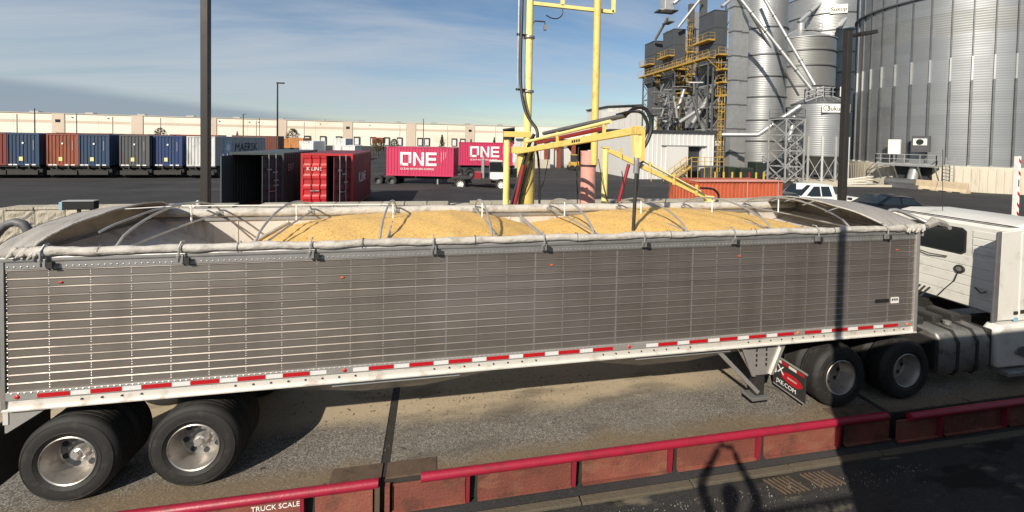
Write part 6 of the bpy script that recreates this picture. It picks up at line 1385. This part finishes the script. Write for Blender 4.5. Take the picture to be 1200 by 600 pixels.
def giant_silo():
    x, y = 64.5, 32.3; Rd = 9.0; zb = 2.55; zt = 34; t = thing('giant_silo','giant grey corrugated silo with upright stiffeners filling the right side','silo',(x,y,0)); n = 120
    MB().lathe([(Rd+.35,-.3),(Rd+.35,zb-.25),(Rd+.28,zb),(Rd-.1,zb)],n,(x,y,0)).build('concrete_base','silo_concrete',t,smooth=True)
    cdir = math.atan2(CAM.y-y,CAM.x-x)
    for i in range(46):      # board marks of the base as shallow pilasters
        a = cdir-1.35+i*.06; ca, sa = math.cos(a), math.sin(a); MB().bar((x+ca*(Rd+.355),y+sa*(Rd+.355),-.2),(x+ca*(Rd+.355),y+sa*(Rd+.355),zb-.3),.03,.05).build('base_joint','silo_concrete',t)
    k = 14
    for i in range(k):
        z0, z1 = zb+(zt-zb)*i/k, zb+(zt-zb)*(i+1)/k; rr = Rd+(.008 if i%2 else 0); MB().lathe([(rr,z0),(rr,z1)],n,(x,y,0)).build('wall_ring','silo_sheet' if i not in (6,) else 'silo_sheet_dull',t,smooth=True)
    zs = (zb+ (14.0-zb))
    for i in range(38):
        a = 2*math.pi*i/38+.03
        if abs((a-cdir+math.pi)%(2*math.pi)-math.pi) > 1.6: continue
        ca, sa = math.cos(a), math.sin(a); tn = (-sa,ca,0)
        def at(z, o): return (x+ca*(Rd+o),y+sa*(Rd+o),z)
        MB().bar(at(zb,.09),at(11.2,.09),.19,.16,tn).build('stiffener','galv_dark',t); MB().bar(at(11.2,.07),at(13.6,.07),.16,.12,tn).build('splice','galv_light',t); MB().bar(at(13.6,.05),at(zt,.05),.14,.10,tn).build('stiffener','galv_dark',t)
        MB().bar(at(zb,.12),at(zb+.12,.12),.34,.2,tn).build('foot_plate','galv_light',t)
    for z in (20.3,26.5): MB().lathe([(Rd,z-.10),(Rd+.25,z-.08),(Rd+.25,z+.08),(Rd,z+.1)],n,(x,y,0)).build('wind_ring','galv_dark',t,smooth=True)
    # equipment platform over the unloading opening
    dv = Vector((CAM.x-x,CAM.y-y,0)).normalized(); rv = Vector((-dv.y,dv.x,0))
    ang = -.30
    nrm = (dv*math.cos(ang)+rv*math.sin(ang)).normalized(); tx = Vector((-nrm.y,nrm.x,0)); base = Vector((x,y,0))+nrm*(Rd+.38)
    u_ = thing('equipment_platform','small railed platform with control boxes over the silo opening','platform',base)
    def bx(a0,a1,o0,o1,z0,z1,nm,m,par=u_): 
        mb = MB(); mb.v = [tuple(base+tx*a+nrm*o+Vector((0,0,z))) for z in (z0,z1) for a,o in ((a0,o0),(a1,o0),(a1,o1),(a0,o1))]; mb.f = [(0,3,2,1),(4,5,6,7),(0,1,5,4),(1,2,6,5),(2,3,7,6),(3,0,4,7)]; return mb.build(nm,m,par)
    bx(-1.6,1.5,-.02,.06,.0,2.3,'opening','door_dark'); bx(-2.8,2.2,.1,1.3,2.35,2.5,'deck','galv_beam')
    pt = lambda a,o,z: tuple(base+tx*a+nrm*o+Vector((0,0,z)))
    railing(u_,[pt(-2.8,.2,2.5),pt(-2.8,1.3,2.5),pt(2.2,1.3,2.5),pt(2.2,.2,2.5)],'galv_light',1.1,.035)
    for a in (-2.7,-1.2,.8,2.1): MB().bar(pt(a,1.25,2.3),pt(a,.15,.8),.09).build('bracket','galv_beam',u_)
    bx(-2.0,-1.0,.3,.6,3.6,5.2,'control_box','white_paint'); MB().bar(pt(-1.5,.45,2.5),pt(-1.5,.45,3.6),.12).build('box_post','galv_beam',u_)
    bx(.0,1.4,.25,.7,3.9,5.6,'fan_housing','galv_dark'); bx(.15,1.25,.71,.74,4.6,5.3,'dial_face','white_paint'); MB().cyl(pt(.7,.72,4.95),pt(.7,.78,4.95),.3,n=16).build('dial','green_machine',u_)
    MB().cyl(pt(.1,.9,.2),pt(.3,.5,2.2),.45,n=14).build('discharge_duct','galv_beam',u_,smooth=True); MB().cyl(pt(-1.9,1.0,.55),pt(.6,1.0,.55),.5,n=14).build('unload_auger','galv_dark',u_,smooth=True); bx(-1.4,.9,.7,1.5,.0,.4,'skid','galv_dark')
    mb = MB()
    for a in (2.6,3.2): mb.bar(pt(a,.3,0),pt(a,.3,3.4),.07)
    for k2 in range(9): mb.bar(pt(2.6,.3,.35*k2+.2),pt(3.2,.3,.35*k2+.2),.05)
    mb.build('ladder','galv_light',u_)
    # concrete barriers along the road
    c0 = P3(1066,219,44.0); c1 = P3(1135,224,39.5)
    for i in range(2):
        a = c0+(c1-c0)*(i*.5+.005); b = c0+(c1-c0)*(i*.5+.495); dd = (b-a); dd.z = 0; L = dd.length; bt = thing('concrete_barrier','warm concrete barrier before the giant silo, '+('left one' if i == 0 else 'right one'),'barrier',(a.x,a.y,0),math.atan2(dd.y,dd.x),'concrete barriers before the silo',local=True)
        MB().prism([(-.4,0),(-.4,.12),(-.2,.4),(-.12,1.0),(.12,1.0),(.2,.4),(.4,.12),(.4,0)],'x',0,L).build('barrier_body','warm_concrete',bt,bevel=.02); 
        for xx in (L*.25,L*.7): MB().box((xx-.3,-.41,.0),(xx+.3,-.395,.1)).build('drain_slot','door_dark',bt)
    # stacked planks
    c = P3(1003,212,46); pt_ = thing('plank_pile','pale planks leaning in a loose pile before the giant silo','planks',(c.x,c.y,0))
    for i in range(5): MB().bar((c.x-2+i*.5,c.y+.3*i,.15+.1*i),(c.x+1.4+i*.4,c.y-.6+.3*i,.35+.16*i),.3,.06).build('plank','timber' if i%2 else 'white_paint',pt_)
    c = P3(1012,216,43); k_ = thing('kerb_stone','long low pale kerb before the hopper bin','kerb',(c.x,c.y,0)); a = P3(935,212,44); b = P3(1055,220,45); MB().bar((a.x,a.y,.1),(b.x,b.y,.1),.35,.25).build('kerb','silo_concrete',k_,bevel=.02)
giant_silo()

def marker_post():
    c = P3(1189,262,24); x, y = c.x, c.y; zt = P3(1189,183,24).z; t = thing('marker_post','white square post with red diagonal marks right of the cab','post',(x,y,0)); w = .10
    MB().box((x-w,y-w,0),(x+w,y+w,zt)).build('post','white_paint',t,bevel=.01); MB().box((x-.25,y-.25,-.02),(x+.25,y+.25,.08)).build('base','silo_concrete',t)
    for i, z in enumerate((zt-.45,zt-1.15,zt-2.35,zt-3.0,zt-3.5)):
        if z < .3: continue
        MB().add([(x-w+.02,y-w-.006,z+.16),(x+w-.02,y-w-.006,z-.02),(x+w-.02,y-w-.006,z+.18),(x-w+.02,y-w-.006,z+.36),(x-w+.02,y-w+.002,z+.16),(x+w-.02,y-w+.002,z-.02),(x+w-.02,y-w+.002,z+.18),(x-w+.02,y-w+.002,z+.36)],[(0,1,2,3),(7,6,5,4),(0,4,5,1),(1,5,6,2),(2,6,7,3),(3,7,4,0)]).build('red_mark','reflector_red',t)
        if i == 1: MB().box((x-w+.04,y-w-.006,z-.6),(x-w+.12,y-w+.001,z-.2)).build('sticker','green_machine',t)
marker_post()

# ------------------------------------------------------------------ scale office, platform and photographer (their shadows fall into the picture)
def office():
    t = thing('scale_office','grey scale office beside the truck scale, casting shade over the cab side','building',(12,-7,-.42))
    MB().box((7.73,-10.5,-.42),(19.5,-4.5,4.58)).build('wall','scale_house_siding',t)
    MB().box((7.70,-10.7,4.581),(19.7,-4.42,4.74)).build('roof','roof_dark',t)
    for x in (8.6,10.8,13,15.2): 
        w = MB().box((x,-4.51,1.2),(x+1.5,-4.47,2.4)).build('window','window_glass',t); MB().box((x-.06,-4.495,1.12),(x+1.56,-4.44,1.19)).build('sill','white_paint',w)
    MB().box((17.2,-4.52,-.4),(18.2,-4.46,1.8)).build('door','white_paint',t)
    p = thing('viewing_platform','raised steel platform with railing where the photographer stands','platform',(5,-6.5,-.42))
    MB().box((2.6,-7.4,2.2),(7.5,-5.85,2.3)).build('deck','galv_dark',p)
    for x in (2.7,5,7.4):
        for y in (-7.3,-5.95): MB().box((x-.06,y-.06,-.42),(x+.06,y+.06,2.2)).build('column','galv_dark',p)
    for z in (2.95,3.6): MB().cyl((2.6,-5.88,z),(7.5,-5.88,z),.026,n=8).build('rail','galv_beam',p)
    n = 42
    for i in range(n+1): x = 2.6+4.9*i/n; MB().cyl((x,-5.88,2.3),(x,-5.88,3.6),.011 if i%6 else .024,n=6).build('baluster','galv_beam',p)
office()
def photographer():
    t = thing('person','person in dark jacket standing on the platform with both arms raised holding a phone','person',(4.40,-6.16,2.3),-R(30))
    t['_local'] = 0; bx_, by_, z0 = 4.40, -6.16, 2.3; ROTP = Matrix.Rotation(-R(30),3,'Z')
    J = {'pel':(0,0,.95,.135),'wai':(0,0,1.12,.125),'che':(0,.02,1.32,.15),'nck':(0,.02,1.50,.065),'hed0':(0,.04,1.62,.08),'hed1':(0,.05,1.73,.105),'hed2':(0,.04,1.83,.075),
         'shl':(-.19,.02,1.42,.07),'ell':(-.34,.26,1.66,.07),'wrl':(-.12,.54,1.93,.045),'hal':(-.07,.62,1.99,.04),
         'shr':(.19,.02,1.42,.07),'elr':(.37,.26,1.66,.07),'wrr':(.16,.54,1.93,.045),'har':(.14,.62,1.99,.04),
         'hil':(-.1,0,.9,.10),'knl':(-.12,.04,.5,.065),'anl':(-.12,0,.1,.045),'tol':(-.13,.17,.04,.04),'hir':(.1,0,.9,.10),'knr':(.12,.04,.5,.065),'anr':(.12,0,.1,.045),'tor':(.13,.17,.04,.04)}
    E_ = [('pel','wai'),('wai','che'),('che','nck'),('nck','hed0'),('hed0','hed1'),('hed1','hed2'),('che','shl'),('shl','ell'),('ell','wrl'),('wrl','hal'),('che','shr'),('shr','elr'),('elr','wrr'),('wrr','har'),('pel','hil'),('hil','knl'),('knl','anl'),('anl','tol'),('pel','hir'),('hir','knr'),('knr','anr'),('anr','tor')]
    names = list(J); me = bpy.data.meshes.new('body'); me.from_pydata([J[k][:3] for k in names],[(names.index(a),names.index(b)) for a,b in E_],[])
    o = bpy.data.objects.new('body',me); COL.objects.link(o); o.parent = t; me.materials.append(M['jacket_cloth'])
    sk = o.modifiers.new('skin','SKIN'); o.modifiers.new('smooth','SUBSURF').levels = 2; o.modifiers['smooth'].render_levels = 2
    for i, k in enumerate(names): r_ = J[k][3]; me.skin_vertices[0].data[i].radius = (r_,r_*(.8 if k in('che','wai','pel') else 1)); me.skin_vertices[0].data[i].use_root = (k == 'pel')
    for s in (-1,1):       # fingers closed round the phone
        for f in range(4):
            MB().tube([(bx_+.035+s*.10,by_+.63,z0+1.97+f*.017),(bx_+.035+s*.085,by_+.665,z0+1.985+f*.017),(bx_+.035+s*.055,by_+.675,z0+1.99+f*.017)],.0085,6).build('finger','skin_tone',t,smooth=True)
        MB().tube([(bx_+.035+s*.10,by_+.61,z0+1.98),(bx_+.035+s*.075,by_+.618,z0+2.01),(bx_+.035+s*.05,by_+.625,z0+2.02)],.010,6).build('thumb','skin_tone',t,smooth=True)
    hr = MB().lathe([(.02,.13),(.07,.115),(.103,.06),(.112,.0),(.10,-.06)],20,(bx_,by_+.03,z0+1.755)).build('hair','hair_dark',t,smooth=True)
    pb = MB().box((-.04,.628,1.985),(.11,.637,2.055)); pb.v = [tuple(ROTP @ Vector(v_) + Vector((bx_,by_,z0))) for v_ in pb.v]; ph = pb.build('phone','dark_lettering',None); tag(ph,'slim dark phone held up in both hands of the person','phone')
photographer()

for o in LOCALS:
    if '_local' in o: del o['_local']
